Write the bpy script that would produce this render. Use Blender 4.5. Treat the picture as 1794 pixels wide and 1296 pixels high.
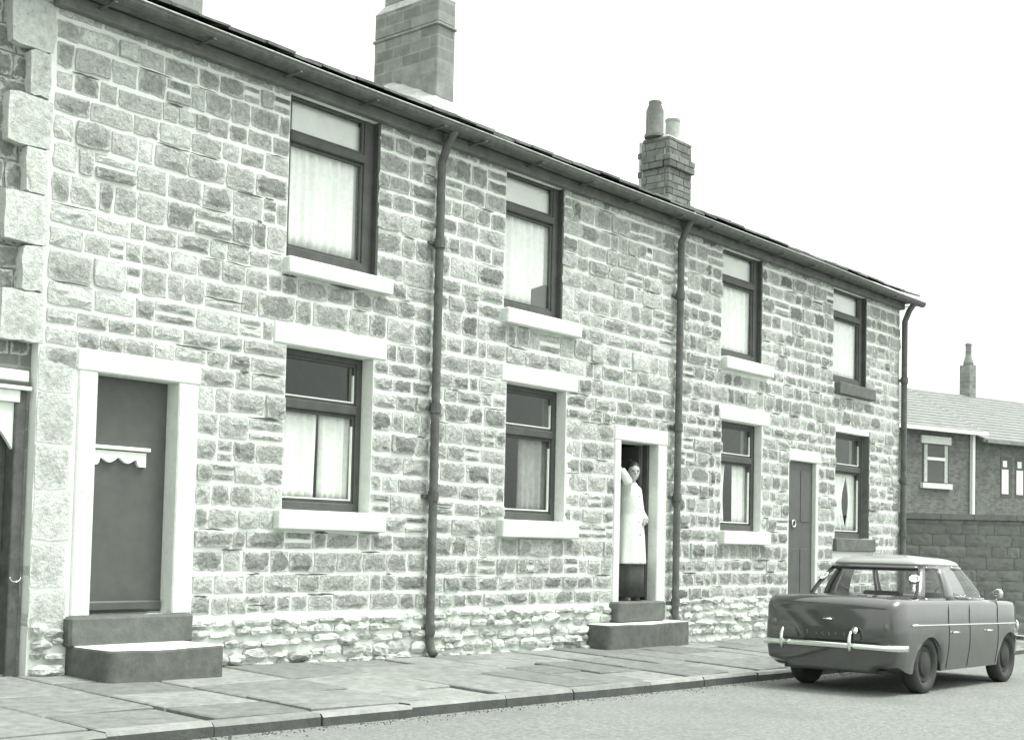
import bpy, bmesh, math, random
from mathutils import Vector, Matrix, noise as mnoise

scene = bpy.context.scene
col = scene.collection
for o in list(bpy.data.objects):
    bpy.data.objects.remove(o)

# ------------------------------------------------------------------ camera
YAW, PITCH, ROLL = 0.869432, 0.048211, 0.023025
CAM = Vector((-5.3356, -9.3283, 1.1216))
fw = Vector((math.sin(YAW) * math.cos(PITCH), math.cos(YAW) * math.cos(PITCH), math.sin(PITCH)))
rt = Vector((math.cos(YAW), -math.sin(YAW), 0.0))
up = rt.cross(fw)
r2 = rt * math.cos(ROLL) + up * math.sin(ROLL)
u2 = -rt * math.sin(ROLL) + up * math.cos(ROLL)
cd = bpy.data.cameras.new('camera')
cam = bpy.data.objects.new('camera', cd)
col.objects.link(cam)
cam.matrix_world = Matrix(((r2.x, u2.x, -fw.x, CAM.x), (r2.y, u2.y, -fw.y, CAM.y), (r2.z, u2.z, -fw.z, CAM.z), (0, 0, 0, 1)))
cd.sensor_fit = 'HORIZONTAL'
cd.sensor_width = 36.0
cd.lens = 36.0 * 2300.0 / 1794.0
cd.shift_y = (841.49 - 648.0) / 1794.0
cd.clip_start = 0.1
cd.clip_end = 2000.0
scene.camera = cam

# ------------------------------------------------------------------ world, sun, exposure
SUN_DIR = Vector((0.36, -0.46, 1.25)).normalized()      # from the ground towards the sun
world = bpy.data.worlds.new('World')
scene.world = world
world.use_nodes = True
nt = world.node_tree
nt.nodes.clear()
wo = nt.nodes.new('ShaderNodeOutputWorld')
bg = nt.nodes.new('ShaderNodeBackground')
sky = nt.nodes.new('ShaderNodeTexSky')
sky.sky_type = 'NISHITA'
sky.sun_disc = False
sky.sun_elevation = math.asin(SUN_DIR.z)
sky.sun_rotation = math.atan2(SUN_DIR.x, SUN_DIR.y)
sky.air_density = 1.0
sky.dust_density = 6.0
sky.ozone_density = 1.0
hs = nt.nodes.new('ShaderNodeHueSaturation')
hs.inputs['Saturation'].default_value = 0.0
mx = nt.nodes.new('ShaderNodeMix')
mx.data_type = 'RGBA'
mx.inputs['Factor'].default_value = 0.55               # an overcast sky: the cloud layer evens it out
mx.inputs['B'].default_value = (8.2, 8.6, 8.2, 1)
nt.links.new(sky.outputs['Color'], hs.inputs['Color'])
nt.links.new(hs.outputs['Color'], mx.inputs['A'])
nt.links.new(mx.outputs['Result'], bg.inputs['Color'])
bg.inputs['Strength'].default_value = 0.11
nt.links.new(bg.outputs['Background'], wo.inputs['Surface'])
sl = bpy.data.lights.new('sun', 'SUN')
sl.energy = 1.5
sl.angle = math.radians(24)
sl.color = (1.0, 0.99, 0.95)
sun = bpy.data.objects.new('sun', sl)
col.objects.link(sun)
sun.rotation_euler = SUN_DIR.to_track_quat('Z', 'Y').to_euler()
vs = scene.view_settings
vs.view_transform = 'Standard'
vs.look = 'None'
vs.gamma = 1.0
vs.use_curve_mapping = False
vs.exposure = 1.22

# ------------------------------------------------------------------ materials (a black and white photograph: greys)
TINT = (0.935, 1.0, 0.925)
def grey(v):
    return (v * TINT[0], v * TINT[1], v * TINT[2], 1.0)

MATS = {}
def mat(name, base, rough=0.8, spread=0.25, scale=6.0, bump=0.3, bscale=40.0, bdist=0.01, tone=False, coat=0.0, metal=0.0, stain=0.0, stain_v=0.1, stain_scale=1.5, spec=0.4, smear=0.0, smear_v=0.8, stain_at=0.5):
    """grey procedural surface; spread = how far the tone wanders, tone = multiply by a per-piece colour attribute"""
    m = bpy.data.materials.new(name)
    MATS[name] = m
    m.use_nodes = True
    n = m.node_tree.nodes
    L = m.node_tree.links
    b = n['Principled BSDF']
    b.inputs['Roughness'].default_value = rough
    b.inputs['Metallic'].default_value = metal
    b.inputs['Specular IOR Level'].default_value = spec
    b.inputs['Coat Weight'].default_value = coat
    b.inputs['Coat Roughness'].default_value = 0.08
    tc = n.new('ShaderNodeNewGeometry')
    nz = n.new('ShaderNodeTexNoise')
    nz.inputs['Scale'].default_value = scale
    nz.inputs['Detail'].default_value = 9
    nz.inputs['Roughness'].default_value = 0.68
    L.new(tc.outputs['Position'], nz.inputs['Vector'])
    cr = n.new('ShaderNodeValToRGB')
    cr.color_ramp.elements[0].position = 0.3
    cr.color_ramp.elements[1].position = 0.7
    cr.color_ramp.elements[0].color = grey(base * (1 - spread))
    cr.color_ramp.elements[1].color = grey(base * (1 + spread))
    L.new(nz.outputs['Fac'], cr.inputs['Fac'])
    out = cr.outputs['Color']
    if tone:
        at = n.new('ShaderNodeAttribute')
        at.attribute_name = 'tone'
        se = n.new('ShaderNodeSeparateColor')
        L.new(at.outputs['Color'], se.inputs['Color'])
        mm = n.new('ShaderNodeVectorMath')
        mm.operation = 'SCALE'
        L.new(out, mm.inputs[0])
        L.new(se.outputs['Red'], mm.inputs['Scale'])
        out = mm.outputs['Vector']
        if smear > 0:        # pointing mortar smeared over the arrises of each stone
            n3 = n.new('ShaderNodeTexNoise')
            n3.inputs['Scale'].default_value = 17.0
            n3.inputs['Detail'].default_value = 7
            n3.inputs['Roughness'].default_value = 0.7
            L.new(tc.outputs['Position'], n3.inputs['Vector'])
            ma = n.new('ShaderNodeMath'); ma.operation = 'MULTIPLY_ADD'
            L.new(n3.outputs['Fac'], ma.inputs[0]); ma.inputs[1].default_value = 2.2
            L.new(se.outputs['Green'], ma.inputs[2])
            mr = n.new('ShaderNodeMapRange')
            mr.inputs['From Min'].default_value = 1.76; mr.inputs['From Max'].default_value = 1.96
            mr.inputs['To Max'].default_value = smear
            L.new(ma.outputs[0], mr.inputs['Value'])
            m3 = n.new('ShaderNodeMix'); m3.data_type = 'RGBA'
            L.new(mr.outputs['Result'], m3.inputs['Factor'])
            L.new(out, m3.inputs['A'])
            m3.inputs['B'].default_value = grey(smear_v)
            out = m3.outputs['Result']
    if stain > 0:
        n2 = n.new('ShaderNodeTexNoise')
        n2.inputs['Scale'].default_value = stain_scale
        n2.inputs['Detail'].default_value = 6
        n2.inputs['Roughness'].default_value = 0.7
        L.new(tc.outputs['Position'], n2.inputs['Vector'])
        c2 = n.new('ShaderNodeValToRGB')
        c2.color_ramp.elements[0].position = stain_at
        c2.color_ramp.elements[1].position = stain_at + 0.15
        c2.color_ramp.elements[0].color = (0, 0, 0, 1)
        c2.color_ramp.elements[1].color = (stain, stain, stain, 1)
        L.new(n2.outputs['Fac'], c2.inputs['Fac'])
        m2 = n.new('ShaderNodeMix')
        m2.data_type = 'RGBA'
        L.new(c2.outputs['Color'], m2.inputs['Factor'])
        L.new(out, m2.inputs['A'])
        m2.inputs['B'].default_value = grey(stain_v)
        out = m2.outputs['Result']
    L.new(out, b.inputs['Base Color'])
    if bump > 0:
        nb = n.new('ShaderNodeTexNoise')
        nb.inputs['Scale'].default_value = bscale
        nb.inputs['Detail'].default_value = 8
        nb.inputs['Roughness'].default_value = 0.7
        L.new(tc.outputs['Position'], nb.inputs['Vector'])
        bp = n.new('ShaderNodeBump')
        bp.inputs['Strength'].default_value = bump
        bp.inputs['Distance'].default_value = bdist
        L.new(nb.outputs['Fac'], bp.inputs['Height'])
        L.new(bp.outputs['Normal'], b.inputs['Normal'])
    return m

STONE = mat('rock_faced_stone', 0.60, 0.92, 0.38, 24.0, 1.0, 42.0, 0.07, tone=True, smear=0.95, smear_v=0.88, stain=0.75, stain_v=0.13, stain_scale=23, stain_at=0.59)
QUOIN = mat('pale_quoin_stone', 0.70, 0.92, 0.30, 16.0, 1.0, 30.0, 0.04, tone=True, smear=0.9, smear_v=0.82, stain=0.6, stain_v=0.2, stain_scale=20, stain_at=0.58)
RUBBLE = mat('limewashed_rubble', 0.66, 0.92, 0.30, 10.0, 1.0, 22.0, 0.03, tone=True, stain=0.85, stain_v=0.15, stain_scale=9, stain_at=0.54, smear=0.6)
MORTAR = mat('pale_lime_mortar', 0.86, 0.95, 0.08, 14.0, 0.6, 60.0, 0.012, stain=0.2, stain_v=0.4, stain_scale=7)
PAINT_STONE = mat('painted_dressed_stone', 0.72, 0.85, 0.12, 6.0, 0.6, 30.0, 0.012, stain=0.5, stain_v=0.42, stain_scale=6, stain_at=0.55)
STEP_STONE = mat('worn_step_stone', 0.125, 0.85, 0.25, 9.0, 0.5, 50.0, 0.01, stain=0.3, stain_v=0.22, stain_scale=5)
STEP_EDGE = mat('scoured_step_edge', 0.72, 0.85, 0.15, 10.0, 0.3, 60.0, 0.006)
TIMBER = mat('dark_painted_timber', 0.075, 0.55, 0.25, 7.0, 0.15, 80.0, 0.004)
DOOR = mat('dark_painted_door', 0.098, 0.5, 0.14, 6.0, 0.12, 90.0, 0.004)
WHITE_PAINT = mat('white_painted_wood', 0.82, 0.6, 0.06, 10.0, 0.1, 80.0, 0.003)
EAVES = mat('weathered_eaves_board', 0.17, 0.8, 0.3, 6.0, 0.4, 40.0, 0.008, stain=0.4, stain_v=0.1, stain_scale=5)
IRON = mat('painted_cast_iron', 0.10, 0.6, 0.35, 9.0, 0.4, 70.0, 0.006, stain=0.35, stain_v=0.2, stain_scale=6)
SLATE = mat('stone_slate', 0.15, 0.85, 0.35, 7.0, 0.7, 30.0, 0.02, tone=True, stain=0.3, stain_v=0.36, stain_scale=4)
SOOT_STONE = mat('sooty_chimney_stone', 0.19, 0.92, 0.30, 7.0, 0.8, 35.0, 0.02, tone=True)
SOOT_MORTAR = mat('chimney_mortar', 0.42, 0.92, 0.3, 9.0, 0.5, 40.0, 0.01)
FLAUNCH = mat('mortar_flaunching_and_highlight', 0.55, 0.92, 0.25, 8.0, 0.9, 30.0, 0.03)
POT = mat('clay_chimney_pot', 0.17, 0.85, 0.3, 8.0, 0.3, 40.0, 0.01)
POT_PALE = mat('buff_chimney_pot', 0.42, 0.85, 0.25, 8.0, 0.3, 40.0, 0.01)
CURTAIN = mat('net_curtain_cloth', 0.90, 0.9, 0.10, 18.0, 0.15, 120.0, 0.003)
CURTAIN_GREY = mat('grey_curtain_cloth', 0.36, 0.9, 0.2, 14.0, 0.15, 120.0, 0.003)
BLIND = mat('pale_window_blind', 0.88, 0.9, 0.08, 4.0, 0.05, 60.0, 0.002)
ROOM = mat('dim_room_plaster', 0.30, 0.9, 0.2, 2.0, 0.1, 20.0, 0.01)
FLAG = mat('worn_flagstone', 0.215, 0.88, 0.32, 9.0, 0.6, 30.0, 0.012, tone=True, stain=0.4, stain_v=0.16, stain_scale=2.3)
JOINT_AND_SHADE = mat('joint_earth_and_shade', 0.10, 0.95, 0.3, 12.0, 0.6, 40.0, 0.01)  # earth between flags and kerbs; also colours the painted shadow lines on the walls
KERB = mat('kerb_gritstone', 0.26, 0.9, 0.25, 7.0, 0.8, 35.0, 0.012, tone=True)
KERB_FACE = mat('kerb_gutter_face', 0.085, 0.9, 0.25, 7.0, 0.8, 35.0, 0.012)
ROAD = mat('worn_tarmac', 0.25, 0.93, 0.40, 26.0, 1.0, 40.0, 0.02, stain=0.55, stain_v=0.19, stain_scale=0.9)
WALL_DARK = mat('sooty_yard_wall_stone', 0.17, 0.92, 0.2, 6.0, 0.4, 22.0, 0.02, tone=True)
ROOF_FAR = mat('pale_wet_far_slates', 0.22, 0.7, 0.16, 2.5, 0.4, 14.0, 0.02)
CAR = mat('dark_car_paint', 0.030, 0.40, 0.25, 5.0, 0.02, 4.0, 0.002, coat=1.0)
CAR.node_tree.nodes['Principled BSDF'].inputs['Coat IOR'].default_value = 1.85
CAR_PALE = mat('pale_car_paint', 0.30, 0.35, 0.05, 2.0, 0.02, 4.0, 0.002, coat=0.8)
CHROME = mat('chrome', 0.85, 0.16, 0.04, 8.0, 0.0, metal=1.0)
RUBBER = mat('tyre_rubber', 0.05, 0.8, 0.2, 20.0, 0.3, 60.0, 0.004)
LAMP = mat('tail_lamp_lens', 0.12, 0.2, 0.1, 20.0, 0.1, 90.0, 0.002, coat=0.5)
PLATE = mat('number_plate_black', 0.05, 0.5, 0.1, 20.0, 0.0)
PLATE_MARK = mat('number_plate_mark', 0.15, 0.6, 0.2, 60.0, 0.0)
UPHOL = mat('car_upholstery', 0.10, 0.7, 0.2, 12.0, 0.2, 60.0, 0.004)
UNDER = mat('car_underside', 0.05, 0.9, 0.3, 8.0, 0.2, 40.0, 0.01)
SKIN = mat('skin', 0.46, 0.6, 0.06, 12.0, 0.1, 90.0, 0.002)
HAIR = mat('dark_hair', 0.035, 0.6, 0.4, 40.0, 0.6, 90.0, 0.006)
COAT = mat('white_overall_cloth', 0.76, 0.9, 0.05, 8.0, 0.5, 5.0, 0.03)
SKIRT = mat('dark_skirt_cloth', 0.07, 0.9, 0.25, 10.0, 0.3, 24.0, 0.01)
SHOE = mat('pale_shoe_leather', 0.25, 0.6, 0.15, 20.0, 0.1, 60.0, 0.003)

def brick_mat(name, base, mortar, joint, bw=0.225, bh=0.075, ux=(1.0, 1.0), size=0.008):
    m = mat(name, base, 0.92, 0.25, 5.0, 0.6, 40.0, 0.012, stain=0.4, stain_v=base * 0.65, stain_scale=1.6)
    n = m.node_tree.nodes; L = m.node_tree.links
    b = n['Principled BSDF']
    g = n.new('ShaderNodeNewGeometry')
    sx = n.new('ShaderNodeSeparateXYZ'); L.new(g.outputs['Position'], sx.inputs[0])
    ma = n.new('ShaderNodeMath'); ma.operation = 'MULTIPLY'; ma.inputs[1].default_value = ux[1]; L.new(sx.outputs['Y'], ma.inputs[0])
    mb = n.new('ShaderNodeMath'); mb.operation = 'MULTIPLY_ADD'; mb.inputs[1].default_value = ux[0]; L.new(sx.outputs['X'], mb.inputs[0]); L.new(ma.outputs[0], mb.inputs[2])
    cx = n.new('ShaderNodeCombineXYZ'); L.new(mb.outputs[0], cx.inputs['X']); L.new(sx.outputs['Z'], cx.inputs['Y'])
    bt = n.new('ShaderNodeTexBrick')
    bt.inputs['Scale'].default_value = 1.0
    bt.inputs['Brick Width'].default_value = bw; bt.inputs['Row Height'].default_value = bh; bt.inputs['Mortar Size'].default_value = size; bt.inputs['Mortar Smooth'].default_value = 0.3
    bt.inputs['Color1'].default_value = (0.78, 0.78, 0.78, 1); bt.inputs['Color2'].default_value = (1.22, 1.22, 1.22, 1); bt.inputs['Mortar'].default_value = (joint, joint, joint, 1)
    L.new(cx.outputs[0], bt.inputs['Vector'])
    old = b.inputs['Base Color'].links[0].from_socket
    mu = n.new('ShaderNodeMix'); mu.data_type = 'RGBA'; mu.blend_type = 'MULTIPLY'; mu.inputs['Factor'].default_value = 1.0; mu.clamp_result = False
    L.new(old, mu.inputs['A']); L.new(bt.outputs['Color'], mu.inputs['B']); L.new(mu.outputs['Result'], b.inputs['Base Color'])
    return m

def glass_mat(name, tint, refl, rough=0.02):
    m = bpy.data.materials.new(name)
    m.use_nodes = True
    n = m.node_tree.nodes
    L = m.node_tree.links
    n.clear()
    o = n.new('ShaderNodeOutputMaterial')
    tr = n.new('ShaderNodeBsdfTransparent')
    tr.inputs['Color'].default_value = (tint, tint, tint, 1)
    gl = n.new('ShaderNodeBsdfGlossy')
    gl.inputs['Roughness'].default_value = rough
    gl.inputs['Color'].default_value = (0.9, 0.93, 0.9, 1)
    fr = n.new('ShaderNodeFresnel')
    fr.inputs['IOR'].default_value = refl
    ms = n.new('ShaderNodeMixShader')
    g = n.new('ShaderNodeNewGeometry')
    nz = n.new('ShaderNodeTexNoise')
    nz.inputs['Scale'].default_value = 2.2
    L.new(g.outputs['Position'], nz.inputs['Vector'])
    bp = n.new('ShaderNodeBump')
    bp.inputs['Strength'].default_value = 0.05
    bp.inputs['Distance'].default_value = 0.02
    L.new(nz.outputs['Fac'], bp.inputs['Height'])
    L.new(bp.outputs['Normal'], gl.inputs['Normal'])
    fl = n.new('ShaderNodeMath'); fl.operation = 'MULTIPLY_ADD'      # only the outer face of a pane mirrors
    L.new(g.outputs['Backfacing'], fl.inputs[0]); fl.inputs[1].default_value = -1.0; fl.inputs[2].default_value = 1.0
    fm_ = n.new('ShaderNodeMath'); fm_.operation = 'MULTIPLY'
    L.new(fl.outputs[0], fm_.inputs[0]); L.new(fr.outputs['Fac'], fm_.inputs[1])
    L.new(fm_.outputs[0], ms.inputs['Fac'])
    L.new(tr.outputs['BSDF'], ms.inputs[1])
    L.new(gl.outputs['BSDF'], ms.inputs[2])
    L.new(ms.outputs['Shader'], o.inputs['Surface'])
    return m
SOOT = brick_mat('sooty_chimney_stonework', 0.25, 0.4, 1.16, 0.34, 0.16, size=0.012)
BRICK_FAR = brick_mat('sooty_far_brick', 0.155, 0.3, 1.3, 0.235, 0.08, (1.0, -0.3))
GLASS = glass_mat('old_window_glass', 0.97, 1.62)
CAR_GLASS = glass_mat('car_window_glass', 0.86, 1.35)

# ------------------------------------------------------------------ helpers
WORLD_AT = {}
def empty(name, loc):
    o = bpy.data.objects.new(name, None)
    o.empty_display_size = 0.2
    o.location = loc
    col.objects.link(o)
    WORLD_AT[o.name] = Vector(loc)
    return o

def add(name, verts, faces, mats, parent=None, smooth=False, fmat=None, tone=None, origin=None):
    """one mesh object from world-space vertices; origin at the middle of its footprint"""
    xs = [v[0] for v in verts]; ys = [v[1] for v in verts]; zs = [v[2] for v in verts]
    if origin is None:
        origin = Vector(((min(xs) + max(xs)) / 2, (min(ys) + max(ys)) / 2, min(zs)))
    else:
        origin = Vector(origin)
    me = bpy.data.meshes.new(name)
    me.from_pydata([(v[0] - origin.x, v[1] - origin.y, v[2] - origin.z) for v in verts], [], faces)
    if not isinstance(mats, (list, tuple)):
        mats = [mats]
    for m in mats:
        me.materials.append(m)
    if fmat:
        me.polygons.foreach_set('material_index', fmat)
    if smooth:
        me.polygons.foreach_set('use_smooth', [True] * len(me.polygons))
    if tone is not None:
        ca = me.color_attributes.new('tone', 'FLOAT_COLOR', 'POINT')
        if isinstance(tone, (int, float)):
            tone = [tone] * len(verts)
        buf = []
        for t in tone:
            buf += [t[0], t[1], 0.0, 1.0] if isinstance(t, tuple) else [t, 0.0, 0.0, 1.0]
        ca.data.foreach_set('color', buf)
    me.update()
    o = bpy.data.objects.new(name, me)
    col.objects.link(o)
    WORLD_AT[o.name] = origin.copy()
    if parent is not None:
        o.parent = parent
        o.location = origin - WORLD_AT[parent.name]
    else:
        o.location = origin
    return o

def thing(o, label, cat, group=None, kind=None):
    o['label'] = label
    if cat: o['category'] = cat
    if group: o['group'] = group
    if kind: o['kind'] = kind
    return o

class MB:
    def __init__(s):
        s.v = []; s.f = []; s.m = []; s.t = []
    def quad(s, a, b, c, d, m=0):
        i = len(s.v); s.v += [tuple(a), tuple(b), tuple(c), tuple(d)]; s.f.append((i, i + 1, i + 2, i + 3)); s.m.append(m)
    def box(s, x0, x1, y0, y1, z0, z1, m=0, bev=0.0, jit=0.0, rng=None):
        b = min(bev, (x1 - x0) * .45, (y1 - y0) * .45, (z1 - z0) * .45)
        i = len(s.v)
        if b <= 0:
            P = [(x0, y0, z0), (x1, y0, z0), (x1, y1, z0), (x0, y1, z0), (x0, y0, z1), (x1, y0, z1), (x1, y1, z1), (x0, y1, z1)]
            if jit:
                P = [(p[0] + rng.uniform(-jit, jit), p[1] + rng.uniform(-jit, jit), p[2] + rng.uniform(-jit, jit)) for p in P]
            s.v += P
            F = [(0, 3, 2, 1), (4, 5, 6, 7), (0, 1, 5, 4), (1, 2, 6, 5), (2, 3, 7, 6), (3, 0, 4, 7)]
            s.f += [tuple(i + k for k in f) for f in F]
            s.m += [m] * 6
            return
        # chamfered box: three slabs of corner vertices
        bm = bmesh.new()
        bmesh.ops.create_cube(bm, size=1.0)
        for v in bm.verts:
            v.co = ((x0 + x1) / 2 + v.co.x * (x1 - x0), (y0 + y1) / 2 + v.co.y * (y1 - y0), (z0 + z1) / 2 + v.co.z * (z1 - z0))
        bmesh.ops.bevel(bm, geom=list(bm.edges), offset=b, segments=1, affect='EDGES', profile=0.5)
        bm.verts.index_update()
        for v in bm.verts:
            c = v.co
            if jit:
                c = c + Vector((rng.uniform(-jit, jit), rng.uniform(-jit, jit), rng.uniform(-jit, jit)))
            s.v.append((c.x, c.y, c.z))
        for f in bm.faces:
            s.f.append(tuple(i + v.index for v in f.verts)); s.m.append(m)
        bm.free()
    def tube(s, pts, r, n=10, m=0, cap=True):
        pts = [Vector(p) for p in pts]
        if isinstance(r, (int, float)):
            r = [r] * len(pts)
        i0 = len(s.v)
        prev = None
        for k, p in enumerate(pts):
            d = (pts[min(k + 1, len(pts) - 1)] - pts[max(k - 1, 0)]).normalized()
            a = prev if prev is not None else (Vector((1, 0, 0)) if abs(d.x) < 0.9 else Vector((0, 1, 0)))
            a = (a - d * a.dot(d)).normalized()
            prev = a
            b = d.cross(a)
            for j in range(n):
                t = 2 * math.pi * j / n
                q = p + (a * math.cos(t) + b * math.sin(t)) * r[k]
                s.v.append(tuple(q))
        for k in range(len(pts) - 1):
            for j in range(n):
                j2 = (j + 1) % n
                s.f.append((i0 + k * n + j, i0 + k * n + j2, i0 + (k + 1) * n + j2, i0 + (k + 1) * n + j)); s.m.append(m)
        if cap:
            s.f.append(tuple(i0 + j for j in reversed(range(n)))); s.m.append(m)
            e = i0 + (len(pts) - 1) * n
            s.f.append(tuple(e + j for j in range(n))); s.m.append(m)
    def rings(s, rings, cap=True, m=0):
        """loft a list of equal-length closed rings"""
        i0 = len(s.v); n = len(rings[0])
        for r in rings:
            s.v += [tuple(p) for p in r]
        for k in range(len(rings) - 1):
            for j in range(n):
                j2 = (j + 1) % n
                s.f.append((i0 + k * n + j, i0 + k * n + j2, i0 + (k + 1) * n + j2, i0 + (k + 1) * n + j)); s.m.append(m)
        if cap:
            s.f.append(tuple(i0 + j for j in reversed(range(n)))); s.m.append(m)
            e = i0 + (len(rings) - 1) * n
            s.f.append(tuple(e + j for j in range(n))); s.m.append(m)
    def prism(s, poly, y0, y1, m=0):
        """polygon in XZ (counter-clockwise seen from -Y), extruded along Y"""
        i = len(s.v); n = len(poly)
        s.v += [(p[0], y0, p[1]) for p in poly] + [(p[0], y1, p[1]) for p in poly]
        s.f.append(tuple(range(i, i + n))); s.m.append(m)
        s.f.append(tuple(reversed(range(i + n, i + 2 * n)))); s.m.append(m)
        for k in range(n):
            k2 = (k + 1) % n
            s.f.append((i + k, i + n + k, i + n + k2, i + k2)); s.m.append(m)
    def build(s, name, mats, parent=None, smooth=False, tone=None, origin=None):
        return add(name, s.v, s.f, mats, parent, smooth, s.m, tone, origin)

def box(name, x0, x1, y0, y1, z0, z1, m, parent=None, bev=0.006, jit=0.0, rng=None, tone=None):
    b = MB(); b.box(x0, x1, y0, y1, z0, z1, 0, bev, jit, rng)
    return b.build(name, m, parent, tone=tone)

def smooth_by_angle(o, deg=40):
    me = o.data
    me.polygons.foreach_set('use_smooth', [True] * len(me.polygons))
    bm = bmesh.new(); bm.from_mesh(me)
    for e in bm.edges:
        if len(e.link_faces) == 2 and e.calc_face_angle(0) > math.radians(deg):
            e.smooth = False
    bm.to_mesh(me); bm.free()

def slope(x):
    """the street falls gently to the right"""
    x = max(-9.0, min(22.0, x))
    return -0.013 * (x - 2.0)
KERB_Y = -2.52
def pave_z(x, y):
    return slope(x) - 0.032 * max(0.0, -y)
def road_z(x, y=0):
    return slope(x) + 0.032 * KERB_Y - 0.090

# ------------------------------------------------------------------ setting: road, pavement, kerb
def build_road():
    xs = [-400, -60, -20, -9] + list(range(-8, 23, 2)) + [24, 60, 150, 500]
    ys = [-400, -80, -30, -15, -8, -5, KERB_Y - 0.02, 0.0, 20, 60, 400]
    v = []; f = []
    for y in ys:
        for x in xs:
            v.append((x, y, road_z(x)))
    nx = len(xs)
    for j in range(len(ys) - 1):
        for i in range(nx - 1):
            f.append((j * nx + i, j * nx + i + 1, (j + 1) * nx + i + 1, (j + 1) * nx + i))
    o = add('road', v, f, ROAD, origin=(0, 0, 0))
    thing(o, 'worn pale tarmac road running along the terrace to the right', None, kind='structure')
build_road()

def build_pavement():
    rng = random.Random(5)
    b = MB()
    xs = [-6 + k * 1.0 for k in range(24)]
    i = 0
    for y in (0.3, KERB_Y + 0.14):
        for x in xs:
            b.v.append((x, y, pave_z(x, y) - 0.022))
    n = len(xs)
    for k in range(n - 1):
        b.f.append((n + k, n + k + 1, k + 1, k)); b.m.append(0)
    base = b.build('pavement', JOINT_AND_SHADE, origin=(0, -1, 0))
    thing(base, 'stone-flagged pavement in front of the terrace', None, kind='structure')
    x = -4.6
    skew = 0.0
    while x < 16.6:
        w = rng.choice([0.62, 0.74, 0.85, 0.95, 1.05])
        y = 0.04
        ends = KERB_Y + 0.17
        cuts = [y]
        while cuts[-1] > ends + 0.35:
            nyy = cuts[-1] - rng.uniform(0.5, 1.05)
            if nyy < ends + 0.3:
                nyy = ends
            cuts.append(nyy)
        if cuts[-1] > ends:
            cuts[-1] = ends
        skew = rng.uniform(-0.03, 0.03)
        for k in range(len(cuts) - 1):
            ya, yb = cuts[k + 1] + 0.011, cuts[k] - 0.011
            g = 0.011 + rng.uniform(0, 0.009)
            dz = rng.uniform(-0.006, 0.007)
            tl = rng.uniform(-0.008, 0.008)
            P = []
            for (px, py) in ((x + g, ya), (x + w - g, ya), (x + w - g, yb), (x + g, yb)):
                px2 = px + rng.uniform(-0.008, 0.008) + skew * py
                py2 = py + rng.uniform(-0.008, 0.008)
                P.append((px2, py2, pave_z(px2, py2) + dz + tl * (1 if px > x + w / 2 else -1)))
            bev = 0.012
            cx = sum(p[0] for p in P) / 4; cy = sum(p[1] for p in P) / 4
            top = []
            for p in P:
                d = Vector((cx - p[0], cy - p[1], 0)).normalized() * bev * 1.4
                top.append((p[0] + d.x, p[1] + d.y, p[2]))
            mid = [(p[0], p[1], p[2] - 0.008) for p in P]
            bot = [(p[0], p[1], p[2] - 0.06) for p in P]
            fb = MB(); fb.rings([bot, mid, top])
            fb.build('flagstone', FLAG, base, tone=rng.uniform(0.78, 1.25))
        x += w
    # kerb
    kb = MB()
    for x in xs:
        kb.v.append((x, KERB_Y + 0.02, road_z(x) - 0.03)); kb.v.append((x, KERB_Y + 0.02, pave_z(x, KERB_Y) - 0.02))
        kb.v.append((x, KERB_Y + 0.15, pave_z(x, KERB_Y) - 0.02))
    for k in range(len(xs) - 1):
        a = k * 3; c = a + 3
        kb.f += [(a, c, c + 1, a + 1), (a + 1, c + 1, c + 2, a + 2)]; kb.m += [0, 0]
    kerb = kb.build('kerb', JOINT_AND_SHADE, origin=(0, KERB_Y, 0))
    thing(kerb, 'low gritstone kerb along the edge of the pavement', None, kind='structure')
    x = -4.6
    while x < 17:
        w = rng.uniform(0.7, 1.15)
        n = 5
        dz = rng.uniform(-0.006, 0.006); dy = rng.uniform(-0.012, 0.012)
        R = []
        for k in range(n + 1):
            xx = x + 0.005 + (w - 0.01) * k / n
            j = rng.uniform(-0.006, 0.006)
            zt = pave_z(xx, KERB_Y) + dz
            y0 = KERB_Y + dy + j
            R.append([(xx, y0, road_z(xx) - 0.05), (xx, y0 + 0.002, zt - 0.026), (xx, y0 + 0.022 + j, zt + rng.uniform(-0.003, 0.002)),
                      (xx, KERB_Y + 0.145, zt), (xx, KERB_Y + 0.15, road_z(xx) - 0.05)])
        m = MB(); m.rings(R)
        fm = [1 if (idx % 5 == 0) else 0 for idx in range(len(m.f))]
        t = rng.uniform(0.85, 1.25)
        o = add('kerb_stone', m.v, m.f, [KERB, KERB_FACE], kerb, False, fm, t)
        x += w
build_pavement()

def build_grit():
    rng = random.Random(19)
    V = []; F = []
    for k in range(900):
        x = rng.uniform(-2.5, 9.0)
        y = KERB_Y - 0.01 - abs(rng.gauss(0, 0.10))
        r = rng.uniform(0.003, 0.011)
        z = road_z(x)
        i = len(V)
        V += [(x + r * rng.uniform(.6, 1.2), y, z), (x - r * .5, y + r * rng.uniform(.6, 1.1), z), (x - r * .5, y - r, z), (x, y, z + r * rng.uniform(.6, 1.2))]
        F += [(i, i + 1, i + 3), (i + 1, i + 2, i + 3), (i + 2, i, i + 3)]
    o = add('gutter_grit', V, F, KERB_FACE, origin=(3, KERB_Y, 0))
    thing(o, 'loose dark grit lying in the gutter along the kerb', 'grit', kind='stuff')
build_grit()

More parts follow.
